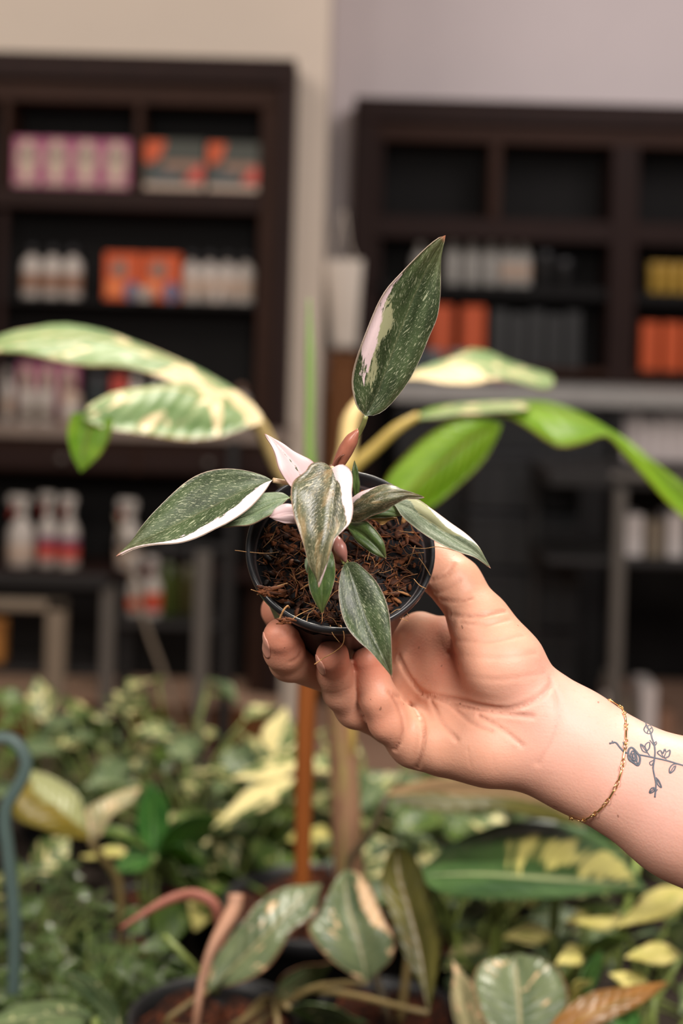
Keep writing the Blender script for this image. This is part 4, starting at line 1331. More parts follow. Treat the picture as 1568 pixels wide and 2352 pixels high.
# long pale leaf drooping over the thumb
fleaf(D3([(898, 1152), (930, 1146), (957, 1145), (992, 1169), (1030, 1197), (1068, 1224), (1095, 1251), (1114, 1281), (1127, 1306)], .588, .586, .580, .576, .574, .574),
      D3([(898, 1154), (935, 1168), (980, 1197), (1037, 1236), (1087, 1268), (1127, 1306)], .588, .584, .578, .575, .574),
      D3([(898, 1154), (908, 1164), (923, 1186), (949, 1209), (980, 1232), (1018, 1253), (1057, 1270), (1087, 1280), (1110, 1293), (1127, 1306)], .588, .584, .578, .574, .572, .574),
      leaf_striped, (0.0016, 0.0016), pink=(-1, [(0, 1.2), (.30, 1.0), (.40, .72), (.50, .50), (.60, .46), (.70, .60), (.80, .86), (.86, 1.1), (1, 1.3)]), cream=(-1, [(0, 1.2), (.12, .9), (.25, .10), (.5, .06), (.62, .3), (.75, .7), (1, 1)]), label='long pale leaf with a white stripe')
# leaf half hidden below it
fleaf(D3([(828, 1180), (850, 1160), (885, 1150), (922, 1178)], .588, .588, .588), D3([(826, 1186), (870, 1178), (922, 1184)], .588, .585, .588),
      D3([(828, 1192), (860, 1191), (890, 1189), (922, 1186)], .587, .585, .588), leaf_small, (0.001, 0.001), n=16)
# withered scrap
fleaf(D3([(838, 1186), (860, 1182), (884, 1184), (912, 1189)], .590, .590), D3([(838, 1190), (866, 1192), (912, 1190)], .590, .589, .590), D3([(838, 1192), (862, 1196), (877, 1206), (894, 1196), (912, 1191)], .590, .589, .590),
      plain('withered_leaf', s2l(214, 170, 104), 0.6, 0, 0.35, 300), (0.0008, 0.0008), n=14, label='withered yellow leaf scrap')
# small leaf right of centre
fleaf(D3([(800, 1209), (812, 1200), (831, 1196), (846, 1199), (865, 1220), (881, 1243), (886, 1266), (887, 1284)], .584, .578, .574, .574), D3([(800, 1209), (830, 1226), (862, 1254), (887, 1284)], .584, .578, .575, .574),
      D3([(800, 1209), (804, 1222), (823, 1247), (846, 1266), (869, 1278), (887, 1284)], .584, .578, .574, .574), leaf_small, (0.0015, 0.0015), n=22)
# large leaf hanging over the rim in front
fleaf(D3([(794, 1293), (785, 1308), (778, 1343), (778, 1373), (785, 1412), (800, 1446), (823, 1473), (850, 1496), (873, 1523), (892, 1545), (901, 1558)], .572, .566, .562, .559, .558, .558),
      D3([(794, 1293), (812, 1335), (831, 1392), (858, 1462), (884, 1519), (901, 1558)], .572, .567, .563, .560, .558),
      D3([(794, 1293), (816, 1292), (838, 1308), (861, 1331), (881, 1366), (892, 1400), (897, 1442), (899, 1488), (900, 1526), (901, 1558)], .572, .568, .565, .560, .558, .558),
      leaf_dark, (0.0012, 0.0014), label='large leaf hanging over the front of the rim')
# leaf hanging behind the tip of the front leaf
fleaf(D3([(738, 1240), (718, 1262), (708, 1293), (707, 1327), (712, 1358), (728, 1392), (740, 1412)], .580, .572, .570, .572), D3([(738, 1240), (738, 1300), (739, 1360), (740, 1412)], .580, .574, .572, .572),
      D3([(738, 1240), (760, 1262), (768, 1285), (770, 1320), (764, 1350), (750, 1386), (740, 1412)], .580, .572, .570, .572), leaf_small, (0.0015, 0.0015), n=22)
# narrow upright leaf behind
fleaf(D3([(816, 1150), (809, 1120), (807, 1085), (814, 1056)], .600, .596, .598), D3([(818, 1150), (816, 1105), (814, 1056)], .600, .597, .598), D3([(822, 1150), (826, 1115), (822, 1082), (814, 1056)], .600, .597, .598),
      leaf_small, (0.0008, 0.0008), n=18)
# grey-green leaf end lying on the chips
fleaf(D3([(722, 1270), (708, 1274), (699, 1290), (704, 1318)], .586, .584, .582), D3([(722, 1274), (712, 1292), (704, 1318)], .586, .583, .582), D3([(722, 1278), (720, 1300), (704, 1318)], .586, .583, .582), leaf_pale, (0.0008, 0.0008), n=14)

stem_green = plain('stem_green', s2l(120, 122, 70), 0.45, 0, 0.2, 200)
stem_pale = plain('stem_pale', s2l(186, 158, 124), 0.45, 0, 0.15, 200)
sheath_mat = plain('sheath_red_brown', s2l(160, 98, 78), 0.36, 0, 0.25, 160)
def ftube(name, pts, r, mat, n=14, sides=10, flat=1.0):
    g = Geo()
    g.tube(PP(pts), [q / 1000 for q in r], sides, n, flat=flat)
    return g.mk(name, mat, plant)
ftube('petiole', [(840, 957, .585), (834, 975, .587), (825, 992, .5895), (813, 1012, .591)], (1.0, 1.1, 1.2, 1.3), stem_green)
ftube('petiole', [(627, 1103, .588), (648, 1107, .590), (680, 1112, .594), (740, 1150, .596)], (1.1, 1.1, 1.3, 1.6), stem_pale)
ftube('petiole', [(666, 1144, .592), (690, 1150, .594), (745, 1170, .596)], (1.1, 1.2, 1.4), stem_green)
ftube('petiole', [(794, 1294, .572), (790, 1286, .574), (782, 1262, .578), (768, 1230, .584)], (1.3, 1.3, 1.4, 1.6), stem_green)
ftube('petiole', [(762, 1077, .566), (768, 1090, .574), (772, 1120, .586), (768, 1160, .592)], (1.3, 1.5, 1.6, 1.8), stem_pale)
ftube('petiole', [(900, 1153, .588), (870, 1160, .590), (815, 1190, .592), (780, 1215, .594)], (1.2, 1.3, 1.4, 1.6), stem_green)
ftube('petiole', [(740, 1242, .581), (748, 1228, .586), (760, 1210, .592)], (1.1, 1.2, 1.4), stem_green)
ftube('stem', [(764, 1070, .594), (766, 1120, .596), (764, 1180, .596), (772, 1240, .598), (778, 1290, .602)], (2.0, 2.4, 2.6, 2.6, 2.6), plain('stem_brown', s2l(112, 72, 50), 0.5, 0, 0.3, 200))
ftube('leaf_sheath', [(768, 1082, .596), (782, 1056, .594), (797, 1028, .592), (812, 1003, .590), (824, 986, .589)], (2.4, 3.7, 4.2, 3.7, 0.8), sheath_mat, 18, 14, 0.75)
ftube('sheath_curl', [(768, 1076, .592), (774, 1060, .590), (784, 1047, .588), (792, 1044, .588)], (0.9, 0.8, 0.6, 0.2), plain('sheath_dark', s2l(104, 58, 42), 0.4, 0, 0.2, 100))
ftube('leaf_sheath', [(772, 1232, .577), (776, 1246, .574), (783, 1264, .572), (790, 1282, .572), (793, 1291, .572)], (0.8, 2.3, 3.2, 2.4, 0.7), plain('sheath_pinkish', s2l(150, 100, 90), 0.36, 0, 0.25, 160), 16, 12, 0.8)

# coconut chips and fibre filling the pot
def soil_pt(r, a, h=0.0):
    return POT_C + POT_E * (r * np.cos(a))[..., None] + POT_F * (r * np.sin(a))[..., None] + POT_N * np.asarray(h)[..., None]
_nr, _na = 26, 84
_rr = np.linspace(0, 0.0364, _nr)
_V, _F = [], []
_ang = np.linspace(0, 2 * math.pi, _na, endpoint=False)
for i, r in enumerate(_rr):
    h = -0.0090 + 0.0022 * np.sin(r * 900 + 3 * _ang) * np.sin(_ang * 5 + r * 400) + rng.normal(0, 0.0008, _na) - 0.0012 * (r / 0.0364) ** 4
    h = h - 0.003 * np.exp(-((r - 0.012) / 0.008) ** 2) * np.clip(np.cos(_ang + 0.6), 0, 1)
    _V.append(soil_pt(np.full(_na, r), _ang, h))
for i in range(_nr - 1):
    for j in range(_na):
        k = (j + 1) % _na
        _F.append((i*_na + j, (i+1)*_na + j, (i+1)*_na + k, i*_na + k))
g = G('coir_bed')
_n = g.noise(g.obj(), 260.0, 5.0, 0.7)
g.bump(_n, 1.0, 0.002)
coir_bed = g.fin(g.ramp(_n, [(0.30, s2l(10, 7, 5)), (0.55, s2l(30, 18, 12)), (0.75, s2l(64, 36, 21))]), 0.85, 0, 0.2)
mk('coir_bed', np.concatenate(_V), _F, coir_bed, plant)
g = G('coir_chip')
_a = g.attr('tint')
_n = g.noise(g.obj(), 500.0, 4.0, 0.65)
_c = g.ramp(_a, [(0.0, s2l(26, 14, 9)), (0.35, s2l(76, 40, 21)), (0.7, s2l(134, 76, 40)), (1.0, s2l(198, 148, 96))])
_c2 = g.node('ShaderNodeMix', {0: 1.0, 6: _c, 7: g.ramp(_n, [(0.3, (0.42,)*3), (0.7, (1.0,)*3)])}, data_type='RGBA', blend_type='MULTIPLY').outputs[2]
g.bump(_n, 0.6, 0.001)
coir_mat = g.fin(_c2, 0.7, 0, 0.3)
chips = Geo()
for i in range(520):
    r = 0.0345 * math.sqrt(rng.random())
    a = rng.random() * 2 * math.pi
    th = rng.random() * 2 * math.pi
    ln = rng.uniform(0.0022, 0.0095)
    hz = -0.0075 + rng.uniform(-0.0005, 0.0035)
    tilt = rng.normal(0, 0.35)
    c = soil_pt(np.array([r]), np.array([a]), np.array([hz]))[0]
    dr = (POT_E * math.cos(th) + POT_F * math.sin(th)) * math.cos(tilt) + POT_N * math.sin(tilt)
    q = [c - dr * ln / 2, c + POT_N * rng.normal(0, 0.0006), c + dr * ln / 2]
    keep = all(np.linalg.norm((x - POT_C) - POT_N * ((x - POT_C) @ POT_N)) < 0.0362 for x in q)
    if keep:
        w = rng.uniform(0.0006, 0.0021)
        chips.tube(q, [w * 0.4, w, w * 0.3], 5, 4, float(np.clip(rng.normal(0.36, 0.24), 0, 1)), flat=rng.uniform(0.35, 0.8))
for i in range(150):                                # broken husk crumbs
    r = 0.034 * math.sqrt(rng.random())
    a = rng.random() * 2 * math.pi
    c = soil_pt(np.array([r]), np.array([a]), np.array([-0.0078 + rng.uniform(0, 0.003)]))[0]
    th = rng.random() * 2 * math.pi
    e1 = POT_E * math.cos(th) + POT_F * math.sin(th) + POT_N * rng.normal(0, 0.3)
    e1 /= np.linalg.norm(e1)
    e2 = np.cross(POT_N, e1)
    e2 /= np.linalg.norm(e2)
    e3 = np.cross(e1, e2)
    sz = rng.uniform(0.0010, 0.0030)
    q = []
    for k in range(2):
        for j in range(6):
            t = 2 * math.pi * j / 6
            w = sz * rng.uniform(0.6, 1.15)
            q.append(c + e1 * (w * 1.3 * math.cos(t)) + e2 * (w * 0.7 * math.sin(t)) + e3 * ((k - 0.5) * sz * rng.uniform(0.4, 0.9)))
    chips.add(q, [(0, 5, 4, 3, 2, 1), (6, 7, 8, 9, 10, 11)] + [(j, (j + 1) % 6, 6 + (j + 1) % 6, 6 + j) for j in range(6)], float(np.clip(rng.normal(0.30, 0.22), 0, 1)))
o = chips.mk('coir_chips', coir_mat, plant, True, None, 'tint')
o['kind'] = 'stuff'
fib = Geo()
for i in range(430):
    r = 0.0355 * math.sqrt(rng.random())
    a = rng.random() * 2 * math.pi
    th = rng.random() * 2 * math.pi
    ln = rng.uniform(0.004, 0.016)
    hz = -0.0062 + rng.uniform(0, 0.0035)
    tilt = rng.normal(0.0, 0.30)
    c = soil_pt(np.array([r]), np.array([a]), np.array([hz]))[0]
    dr = (POT_E * math.cos(th) + POT_F * math.sin(th)) * math.cos(tilt) + POT_N * math.sin(tilt)
    sd = np.cross(dr, POT_N)
    bend = rng.normal(0, 0.22) * ln
    q = np.array([c - dr * ln / 2, c + sd * bend + POT_N * rng.normal(0.0003, 0.0006), c + dr * ln / 2 + POT_N * rng.normal(0.0006, 0.0012)])
    rad = np.linalg.norm((q - POT_C) - ((q - POT_C) @ POT_N)[:, None] * POT_N, axis=1)
    if (rad < 0.0362).all():
        w = rng.uniform(0.00007, 0.00022)
        fib.tube(q, [w, w, w * 0.4], 4, 6, float(np.clip(rng.normal(0.62, 0.22), 0, 1)))
# fibres that the photo shows poking over the rim
for pts, w in (([(539, 1264, .596), (570, 1268, .597), (612, 1271, .598), (640, 1268, .602)], .16), ([(576, 1354, .584), (600, 1362, .586), (640, 1372, .588)], .18),
               ([(640, 1425, .5735), (652, 1400, .572), (660, 1392, .573), (664, 1396, .575)], .45), ([(668, 1424, .574), (690, 1410, .576), (722, 1396, .580)], .18),
               ([(782, 1436, .576), (790, 1456, .573), (788, 1478, .573), (770, 1496, .577), (742, 1512, .580), (722, 1526, .578)], .22), ([(758, 1436, .576), (764, 1456, .574), (780, 1476, .574)], .16),
               ([(896, 1410, .582), (912, 1400, .582), (930, 1402, .584), (938, 1416, .586)], .16), ([(896, 1416, .582), (916, 1420, .583), (936, 1426, .586)], .16),
               ([(962, 1282, .596), (975, 1300, .592), (988, 1322, .590)], .2), ([(940, 1258, .598), (975, 1260, .596), (1004, 1256, .595), (1050, 1266, .594)], .17),
               ([(704, 1428, .577), (708, 1412, .578), (720, 1402, .580)], .18), ([(740, 1428, .576), (740, 1412, .577), (744, 1404, .58)], .16),
               ([(950, 1330, .590), (964, 1345, .586), (978, 1352, .586)], .2), ([(590, 1366, .586), (620, 1352, .586), (660, 1340, .589)], .3)):
    fib.tube(PP(pts), w / 1000, 5, 16, 1.0)
o = fib.mk('coir_fibres', coir_mat, plant, True, None, 'tint')
o['kind'] = 'stuff'
# loose tuft at the left rim and the crumb under the bent fibre
for cx, cy, cd, n in ((612, 1358, .584, 46), (652, 1424, .573, 16)):
    t = Geo()
    for i in range(n):
        a, s = rng.normal(0.1, 0.45), rng.uniform(10, 34) * (1.0 if n > 20 else 0.5)
        x0, y0 = cx + rng.normal(0, 7), cy + rng.normal(0, 3.5)
        t.tube(PP([(x0 - s * math.cos(a) * .6, y0 - s * math.sin(a) * .5, cd + rng.normal(0, .001)), (x0, y0, cd - .001), (x0 + s * math.cos(a), y0 + s * math.sin(a) * .6, cd + rng.normal(0, .001))]), [.0002, .0009 if n > 20 else .0006, .0003], 5, 5, float(rng.uniform(.3, .75)))
    t.mk('coir_tuft', coir_mat, plant, True, None, 'tint')['kind'] = 'stuff'
# ------------------------------------------------------------------ plant bench with its pots, between the hand and the shop
BZ = 0.82
def bg_leaf(name, dark, mid, patch, thr, su=9.0, sv=2.2, rib=None, rough=0.42, trans=0.25, tcol=None, edge=None, soft=0.05):
    g = G(name)
    u, v = g.attr('lu'), g.attr('lv')
    av = g.M('ABSOLUTE', v)
    sd = g.M('MULTIPLY', g.rand(), 51.0)
    side = g.M('MULTIPLY', g.M('SIGN', v), 7.0)
    ven = g.M('SUBTRACT', u, g.M('MULTIPLY', av, 0.22))
    n1 = g.noise(g.vec(g.M('MULTIPLY', u, 3.0), g.M('MULTIPLY', v, 1.6), sd), 1.0, 3.0, 0.55)
    col = g.mix(g.smooth(n1, 0.3, 0.7), dark, mid)
    if thr < 1:
        n2 = g.noise(g.vec(g.M('MULTIPLY', ven, su), g.M('ADD', g.M('MULTIPLY', av, sv), side), g.M('ADD', sd, 3.0)), 1.0, 3.0, 0.6)
        pk = g.smooth(g.M('ADD', g.attr('pk'), g.M('MULTIPLY', g.M('SUBTRACT', n2, 0.5), 1.0)), -0.05, 0.05)
        col = g.mix(g.M('MAXIMUM', g.smooth(n2, thr, thr + soft), pk), col, patch)
    if rib:
        col = g.mix(g.M('MULTIPLY', g.smooth(av, 0.07, 0.02), 0.8), col, rib)
    if edge:
        col = g.mix(g.M('MULTIPLY', g.smooth(av, 0.93, 0.99), 0.8), col, edge)
    hb = g.M('ADD', g.M('SINE', g.M('MULTIPLY', ven, 70.0)), g.M('MULTIPLY', g.smooth(av, 0.08, 0.0), -2.0))
    g.bump(hb, 0.25, 0.0015)
    m = g.fin(col, rough, 0, 0.5)
    if trans:
        g.translucent(g.mix(0.6, col, tcol or s2l(150, 190, 50)), trans)
    return m
lf_banana = bg_leaf('banana_leaf_variegated', s2l(104, 134, 80), s2l(156, 176, 124), s2l(250, 226, 182), 0.565, 7.0, 1.6, s2l(214, 196, 130), 0.45, 0.30, s2l(150, 200, 30), s2l(150, 110, 60))
lf_bright = bg_leaf('banana_leaf_bright', s2l(116, 158, 34), s2l(156, 190, 50), s2l(232, 214, 140), 0.70, 6.0, 1.6, s2l(150, 120, 40), 0.45, 0.60, s2l(160, 215, 10), s2l(150, 100, 40))
lf_cream = bg_leaf('cream_pothos_leaf', s2l(70, 92, 48), s2l(106, 126, 70), s2l(246, 230, 168), 0.52, 6.0, 1.4, None, 0.38, 0.22, None, None)
lf_green = bg_leaf('green_flecked_leaf', s2l(62, 86, 36), s2l(102, 124, 56), s2l(206, 204, 132), 0.63, 9.0, 2.4, None, 0.34, 0.22)
lf_sage = bg_leaf('sage_leaf', s2l(66, 86, 56), s2l(104, 120, 80), s2l(204, 200, 148), 0.63, 9.0, 2.0, s2l(150, 160, 120), 0.36, 0.18)
lf_phil = bg_leaf('dark_philodendron_leaf', s2l(74, 88, 60), s2l(106, 116, 82), s2l(214, 178, 138), 0.62, 7.0, 1.6, s2l(150, 140, 104), 0.36, 0.10, None, s2l(130, 84, 60))
lf_olive = bg_leaf('olive_leaf', s2l(70, 68, 28), s2l(104, 98, 46), s2l(198, 160, 116), 0.68, 7.0, 1.6, s2l(162, 140, 100), 0.40, 0.12)
lf_yellow = bg_leaf('yellow_cream_leaf', s2l(196, 186, 104), s2l(226, 212, 138), s2l(150, 168, 80), 0.62, 5.0, 1.4, s2l(170, 176, 90), 0.42, 0.25, s2l(210, 200, 80))
lf_vivid = bg_leaf('vivid_green_leaf', s2l(46, 92, 44), s2l(84, 134, 62), s2l(160, 184, 90), 0.72, 7.0, 1.6, s2l(130, 176, 90), 0.34, 0.25)
lf_deep = bg_leaf('deep_green_gold_leaf', s2l(40, 70, 36), s2l(74, 104, 56), s2l(206, 196, 116), 0.66, 24.0, 0.7, s2l(170, 176, 130), 0.36, 0.12, None, None, 0.12)
lf_tan = bg_leaf('tan_green_leaf', s2l(132, 128, 92), s2l(168, 156, 118), s2l(214, 178, 140), 0.55, 6.0, 1.6, None, 0.4, 0.12)
lf_pep = bg_leaf('small_glossy_leaf', s2l(54, 72, 36), s2l(88, 106, 60), s2l(176, 178, 136), 0.70, 4.0, 1.2, None, 0.20, 0.15)
pot_black = plain('nursery_pot_black', s2l(24, 24, 26), 0.42, 0, 0.2, 30)
g = G('coir_rust')
_n = g.noise(g.obj(), 130.0, 5.0, 0.7)
g.bump(_n, 1.0, 0.01)
coir_far = g.fin(g.ramp(_n, [(0.36, s2l(14, 9, 7)), (0.52, s2l(64, 32, 19)), (0.66, s2l(132, 68, 38)), (0.8, s2l(186, 116, 70))]), 0.9, 0, 0.2)
stalk_green = plain('stalk_green', s2l(124, 138, 72), 0.45, 0, 0.2, 40)
stalk_tan = plain('stalk_tan', s2l(118, 100, 62), 0.5, 0, 0.25, 40)
root_pink = plain('root_pink_brown', s2l(146, 86, 70), 0.65, 0, 0.4, 60, 0.5)

# bench
BN = empty('plant_bench', (0.0, 1.5, 0.0), 'dark slatted bench carrying the crowd of leafy plants', 'bench')
board_mat = wood('bench_board_dark', s2l(34, 28, 24), s2l(54, 44, 38), 0.7)
for k in range(11):
    y0 = 0.74 + 0.125 * k
    Geo().box((-1.0, y0, BZ - 0.03), (1.0, y0 + 0.117, BZ), 0.004).mk('board', board_mat, BN, False)
for x in (-0.94, 0.94):
    for y in (0.80, 2.02):
        Geo().box((x - .03, y - .03, 0.0), (x + .03, y + .03, BZ - .03), .004).mk('leg', steel_dark, BN, False)
for x in (-0.94, 0.94):
    Geo().box((x - .025, 0.74, BZ - .09), (x + .025, 2.1, BZ - .031), .003).mk('bearer', steel_dark, BN, False)

def potted(name, x, y, r, h, label, cat='potted plant', group=None, soil=None, fill=0.9):
    t = empty(name, (x, y, BZ), label, cat, group)
    o = (x, y, BZ + 0.0005)
    Geo().lathe([(r*.70, 0), (r*.72, .004), (r*.93, h*.86), (r*.99, h*.87), (r*1.0, h*.99), (r*.98, h), (r*.94, h), (r*.91, h*.9), (r*.88, h*(fill - .08)), (r*.5, h*(fill - .1))], o, sides=36).mk('pot', pot_black, t)
    n, m = 7, 28
    V, F = [], []
    for i in range(n):
        q = r * .915 * i / (n - 1)
        for j in range(m):
            a = 2 * math.pi * j / m
            V.append((x + q * math.cos(a), y + q * math.sin(a), BZ + h * fill + rng.normal(0, r * .06) + r * .06 * math.sin(5 * a + q * 60)))
    for i in range(n - 1):
        for j in range(m):
            F.append((i*m + j, i*m + (j+1) % m, (i+1)*m + (j+1) % m, (i+1)*m + j))
    mk('soil', V, F, soil or coir_far, t)
    return t, np.array([x, y, BZ + h * fill])

def tleaf(t, L, M, R, mat, bow=(0.004, 0.004), pink=None, n=20, thick=0.0008, name='leaf', label=None, k=5):
    v, f, a = leaf_geo(PP(L), PP(M), PP(R), bow, n, k, pink, None, thick)
    o = mk(name, v, f, mat, t, True, a)
    if label:
        o['label'] = label
    return o

def qleaf(t, base, tip, wpx, dd, mat, sag=0.0, bow=0.003, pink=None, name='leaf', prof=(0, .62, .95, 1, .86, .55, .22, 0)):
    """lance-shaped leaf from base to tip; wpx half width in the picture, dd how much deeper the first edge lies"""
    b, e = np.array(base, float), np.array(tip, float)
    d = e[:2] - b[:2]
    ln = np.linalg.norm(d)
    nn = np.array([-d[1], d[0]]) / ln
    L, M, R = [], [], []
    for i, w in enumerate(prof):
        s = i / (len(prof) - 1)
        c = b * (1 - s) + e * s
        c[1] -= sag * 4 * s * (1 - s)
        M.append(tuple(c))
        L.append((c[0] + nn[0]*w*wpx, c[1] + nn[1]*w*wpx, c[2] + dd*w))
        R.append((c[0] - nn[0]*w*wpx, c[1] - nn[1]*w*wpx, c[2] - dd*w))
    return tleaf(t, L, M, R, mat, (bow, bow), pink, 16, name=name)

def stalk(t, pts, r, mat=None, name='stem', n=10):
    g = Geo()
    g.tube(np.asarray(pts, float), r, 7, n)
    return g.mk(name, mat or stalk_green, t)

def stalk_to(t, base, soilc, r=0.0022, mat=None, spread=0.012, bend=0.02):
    p = P1(*base) if len(base) == 3 else np.asarray(base)
    a = soilc + np.array([rng.normal(0, spread), rng.normal(0, spread), -0.004])
    m = 0.5 * (p + a) + np.array([rng.normal(0, bend), rng.normal(0, bend), 0.01])
    return stalk(t, [a, m, p], [r * 1.25, r], mat)

# ---- shared small leaves for the bushy plants
def canon(name, mat, w=0.42, droop=0.18, cup=0.10, wav=0.0):
    n, k = 9, 3
    u = np.linspace(0, 1, n)
    prof = np.interp(u, [0, .12, .35, .6, .85, 1], [0, .62, 1, .82, .34, 0.0])
    M = np.stack([0 * u, u, -droop * u ** 2], 1)
    L = M + np.stack([-w * prof, 0 * u, cup * prof], 1)
    R = M + np.stack([w * prof, 0 * u, cup * prof], 1)
    V, lu, lv = [], [], []
    ws = np.linspace(-1, 1, 2 * k + 1)
    for i in range(n):
        for s in ws:
            e = L[i] if s < 0 else R[i]
            q = M[i] * (1 - abs(s)) + e * abs(s) + np.array([0, 0, wav * math.sin(u[i] * 9 + s * 3) * abs(s)])
            V.append(q)
            lu.append(u[i])
            lv.append(s)
    m = len(ws)
    F = [(i*m + j, i*m + j + 1, (i+1)*m + j + 1, (i+1)*m + j) for i in range(n - 1) for j in range(m - 1)]
    N = len(V)
    V2 = [(q[0], q[1], q[2] - 0.018) for q in V]
    F2 = [tuple(x + N for x in q[::-1]) for q in F]
    rim = [i*m for i in range(n)] + [(n-1)*m + j for j in range(1, m)] + [i*m + m - 1 for i in range(n - 2, -1, -1)] + [j for j in range(m - 2, 0, -1)]
    S = [(a, a + N, b + N, b) for a, b in zip(rim, rim[1:] + rim[:1])]
    return mesh_data(name, V + V2, F + F2 + S, mat, True, {'lu': lu + lu, 'lv': lv + lv, 'pk': [-1.0] * (2 * N)})
CN = {k: [canon(k + '_leaf', m, w, d, c, wv) for (w, d, c, wv) in vs] for k, m, vs in (
    ('cream', lf_cream, [(.40, .25, .06, .03), (.34, .10, .12, .02)]), ('green', lf_green, [(.36, .22, .08, .03), (.42, .35, .05, .03)]),
    ('sage', lf_sage, [(.40, .25, .08, .03), (.32, .12, .12, .02)]), ('pep', lf_pep, [(.52, .20, .10, .0), (.46, .32, .14, .0)]),
    ('yellow', lf_yellow, [(.36, .22, .06, .04), (.30, .12, .10, .02)]), ('vivid', lf_vivid, [(.34, .25, .08, .02)]))}
def put_leaf(t, me, pos, yaw, pitch, roll, size):
    o = bpy.data.objects.new('leaf', me)
    C.objects.link(o)
    o.parent = t
    R_ = Matrix.Rotation(yaw, 4, 'Z') @ Matrix.Rotation(pitch, 4, 'X') @ Matrix.Rotation(roll, 4, 'Y')
    o.matrix_local = Matrix.Translation(Vector([float(q) for q in (np.asarray(pos) - ORG[t.name])])) @ R_ @ Matrix.Scale(size, 4)
    return o
def mound(t, soilc, n, rad, top, size, kinds, stems=True, flat=0.5, r=0.0014):
    """a dome of leaves on stems round the middle of a pot"""
    for i in range(n):
        a = rng.random() * 2 * math.pi
        q = math.sqrt(rng.random()) if flat < 0.9 else rng.random()
        h = top * (0.35 + 0.65 * rng.random()) * (1 - 0.45 * q * q)
        p = soilc + np.array([math.cos(a) * rad * q, math.sin(a) * rad * q, h])
        kd = kinds[int(rng.random() * len(kinds))]
        me = CN[kd][int(rng.random() * len(CN[kd]))]
        s = size * rng.uniform(0.7, 1.2)
        put_leaf(t, me, p, a - math.pi / 2 + rng.normal(0, 0.7), rng.normal(0.05, 0.35), rng.normal(0, 0.35), s)
        if stems:
            b = soilc + np.array([math.cos(a) * rad * q * .25, math.sin(a) * rad * q * .25, -0.002])
            stalk(t, [b, b * .45 + p * .55 + np.array([0, 0, .12 * h]), p], [r * 1.2, r], stalk_green, n=5)

def gx(px, d):            # ground position under a pixel column
    return float(P1(px, 1900, d)[0])

# ---- banana with its stake
bp_, bs_ = potted('potted_banana', gx(742, 1.40), 1.40, 0.098, 0.115, 'tall cream and green variegated banana plant rising behind the hand', soil=coir_far)
tr = PP([(805, 2060, 1.40), (800, 1980, 1.40), (794, 1860, 1.40), (786, 1700, 1.39), (770, 1450, 1.37), (752, 1230, 1.35), (742, 1130, 1.34)])
g = G('banana_trunk')
_n = g.noise(g.node('ShaderNodeMapping', {'Vector': g.obj(), 'Scale': (30, 30, 3)}).outputs[0], 3.0, 4.0, 0.6)
trunk_mat = g.fin(g.ramp(_n, [(0.3, s2l(150, 108, 84)), (0.5, s2l(180, 136, 106)), (0.68, s2l(188, 168, 104))]), 0.5, 0, 0.4)
Geo().tube(tr, [.0155, .0150, .0145, .0125, .0110, .0100, .0090], 14, 40).mk('trunk', trunk_mat, bp_)
for pts, r in (([(790, 1760, 1.388), (806, 1700, 1.380), (800, 1640, 1.380), (790, 1560, 1.376)], .0080),):
    Geo().tube(PP(pts), [r * .4, r, r, r * .5], 10, 18, flat=.6).mk('trunk_sheath', plain('sheath_yellow', s2l(186, 156, 84), 0.5, 0, 0.15, 40), bp_)
cream_stalk = plain('cream_stalk', s2l(214, 186, 128), 0.45, 0, 0.2, 30)
Geo().tube(PP([(742, 1180, 1.34), (700, 1130, 1.34), (650, 1090, 1.33), (612, 1010, 1.31), (585, 962, 1.29), (560, 945, 1.28)]), [.0075, .0075, .0072, .0078, .0070, .0045], 10, 26).mk('leaf_stalk', cream_stalk, bp_)
Geo().tube(PP([(745, 1170, 1.34), (790, 1060, 1.37), (808, 960, 1.40), (860, 900, 1.43), (930, 860, 1.46)]), [.0070, .0085, .0090, .0065, .0040], 10, 26).mk('leaf_stalk', cream_stalk, bp_)
Geo().tube(PP([(748, 1175, 1.34), (800, 1085, 1.34), (860, 1030, 1.34), (910, 985, 1.34), (960, 955, 1.35)]), [.0070, .0062, .0060, .0055, .0040], 10, 22).mk('leaf_stalk', plain('amber_stalk', s2l(176, 150, 74), 0.45, 0, 0.2, 30), bp_)
Geo().tube(PP([(735, 1180, 1.33), (712, 1050, 1.33), (712, 900, 1.335), (711, 780, 1.34), (709, 688, 1.345)]), [.0065, .0062, .0056, .0050, .0012], 10, 30, flat=.8).mk('rolled_leaf', plain('rolled_leaf_green', s2l(128, 158, 84), 0.45, 0, 0.15, 20), bp_)['label'] = 'tightly rolled young leaf spear'
